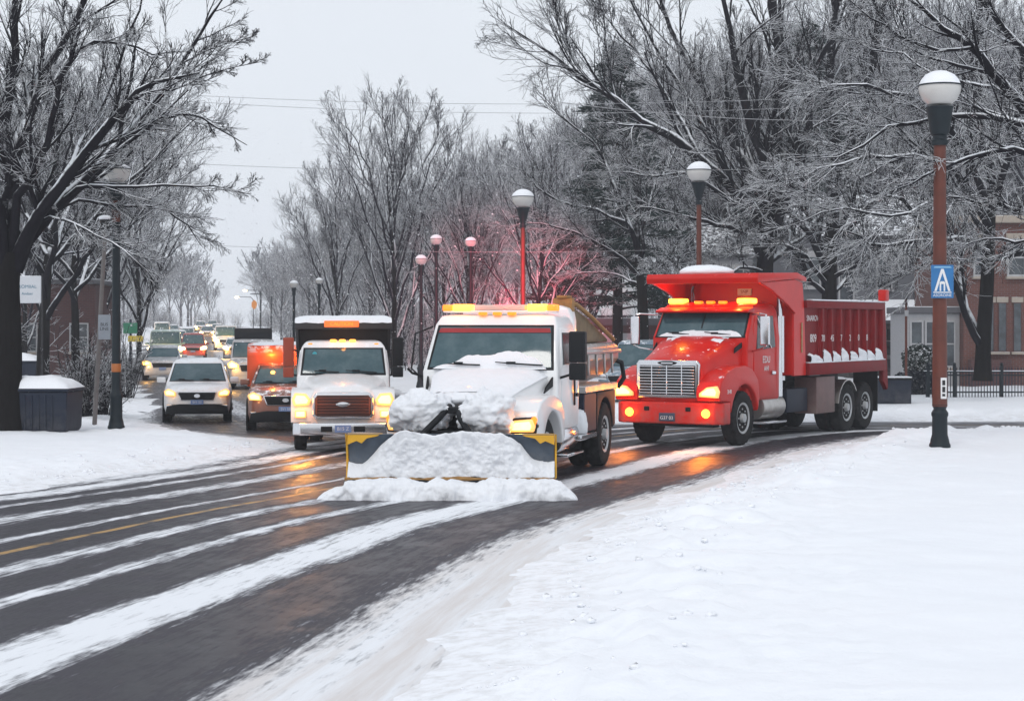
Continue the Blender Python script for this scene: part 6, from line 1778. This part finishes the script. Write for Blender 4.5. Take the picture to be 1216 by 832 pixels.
for pxx, d, lab, c, h_ in ((212, 190, 'tiny pale car under the left trees far down the street', (.5, .5, .5), 1.7), (246, 235, 'tiny dark car at the far crest of the street', (.10, .09, .11), 1.7), (258, 262, 'tiny car with bright lights at the far crest of the street', (.5, .45, .42), 1.7), (272, 232, 'tiny red-tinged car behind the white van', (.3, .08, .07), 1.8), (222, 215, 'tiny silver car just behind the red-roofed vehicle', (.55, .55, .56), 1.7), (262, 205, 'tiny cream car trailing the white van', (.6, .55, .45), 1.7), (205, 250, 'tiny grey car high in the left lane', (.3, .3, .32), 1.7), (280, 140, 'small dark car beside the white van', (.12, .11, .12), 1.6), (252, 320, 'pinpoint pair of lights at the end of the street', (.5, .5, .5), 1.8), (192, 200, 'tiny white truck farthest left in the queue', (.6, .6, .6), 2.5), (238, 300, 'faintest car at the very end of the queue', (.4, .4, .42), 1.8)):
    make_car('far_car', lab, 'car', road_spot(pxx, d), hd(pxx), 1.85, h_, 4.6, paint('far_%d' % pxx, c, .1, .5), far=True, rails=False, van=h_ > 2, power=120, headmat='head_far')
make_car('blue_car', 'blue-grey car half hidden between the plow truck and the red truck', 'car', (at(742, 58), 58.5, gz(at(742, 58), 58.5)), RAD(-20), 1.95, 1.95, 4.6, paint('steel_blue_paint', (.16, .23, .29), .4), rails=False, power=0, headmat='chrome', far=True)

# ------------------------------------------------------------------ fine snow falling far down the street
def flakes():
    rng = np.random.default_rng(321); N = 26000
    d = 70 + 330 * rng.random(N); xp = 120 + 700 * rng.random(N) ** 1.15; yp = 150 + 260 * rng.random(N) ** .8
    C = np.stack([(xp - CX) / FPX * d, d, CAMH - (yp - HY) / FPX * d], 1)
    C = C[(C[:, 2] > 1.5 + rise(C[:, 1]))]; N = len(C)
    o = np.array([[1, 0, 0], [-1, 0, 0], [0, 1, 0], [0, -1, 0], [0, 0, 1], [0, 0, -1]], float)
    r = (.010 + .022 * rng.random(N) ** 2)[:, None, None]
    V = (C[:, None, :] + o[None] * r * (1 + .4 * rng.random((N, 6, 1)))).reshape(-1, 3)
    t = np.array([[0, 2, 4], [2, 1, 4], [1, 3, 4], [3, 0, 4], [2, 0, 5], [1, 2, 5], [3, 1, 5], [0, 3, 5]])
    return V, (t[None] + 6 * np.arange(N)[:, None, None]).reshape(-1, 3)
V, F = flakes()
tag(link('falling_snow', mesh_np('falling_snow', V, F, M['snow'])), 'fine snow falling over the far street', 'snowfall', kind='stuff')

# ------------------------------------------------------------------ haze
def haze():
    m = bpy.data.materials.new('haze'); m.use_nodes = True
    n, l = m.node_tree.nodes, m.node_tree.links
    n.remove(n['Principled BSDF'])
    v = n.new('ShaderNodeVolumePrincipled')
    v.inputs['Color'].default_value = (.90, .93, .98, 1); v.inputs['Density'].default_value = HAZE; v.inputs['Anisotropy'].default_value = 0.2
    l.new(v.outputs[0], n['Material Output'].inputs['Volume'])
    o = G().box(-760, 760, -80, 960, -1.5, 58).obj('haze', m)
    tag(o, kind='stuff')
HAZE = 0.00065
haze()
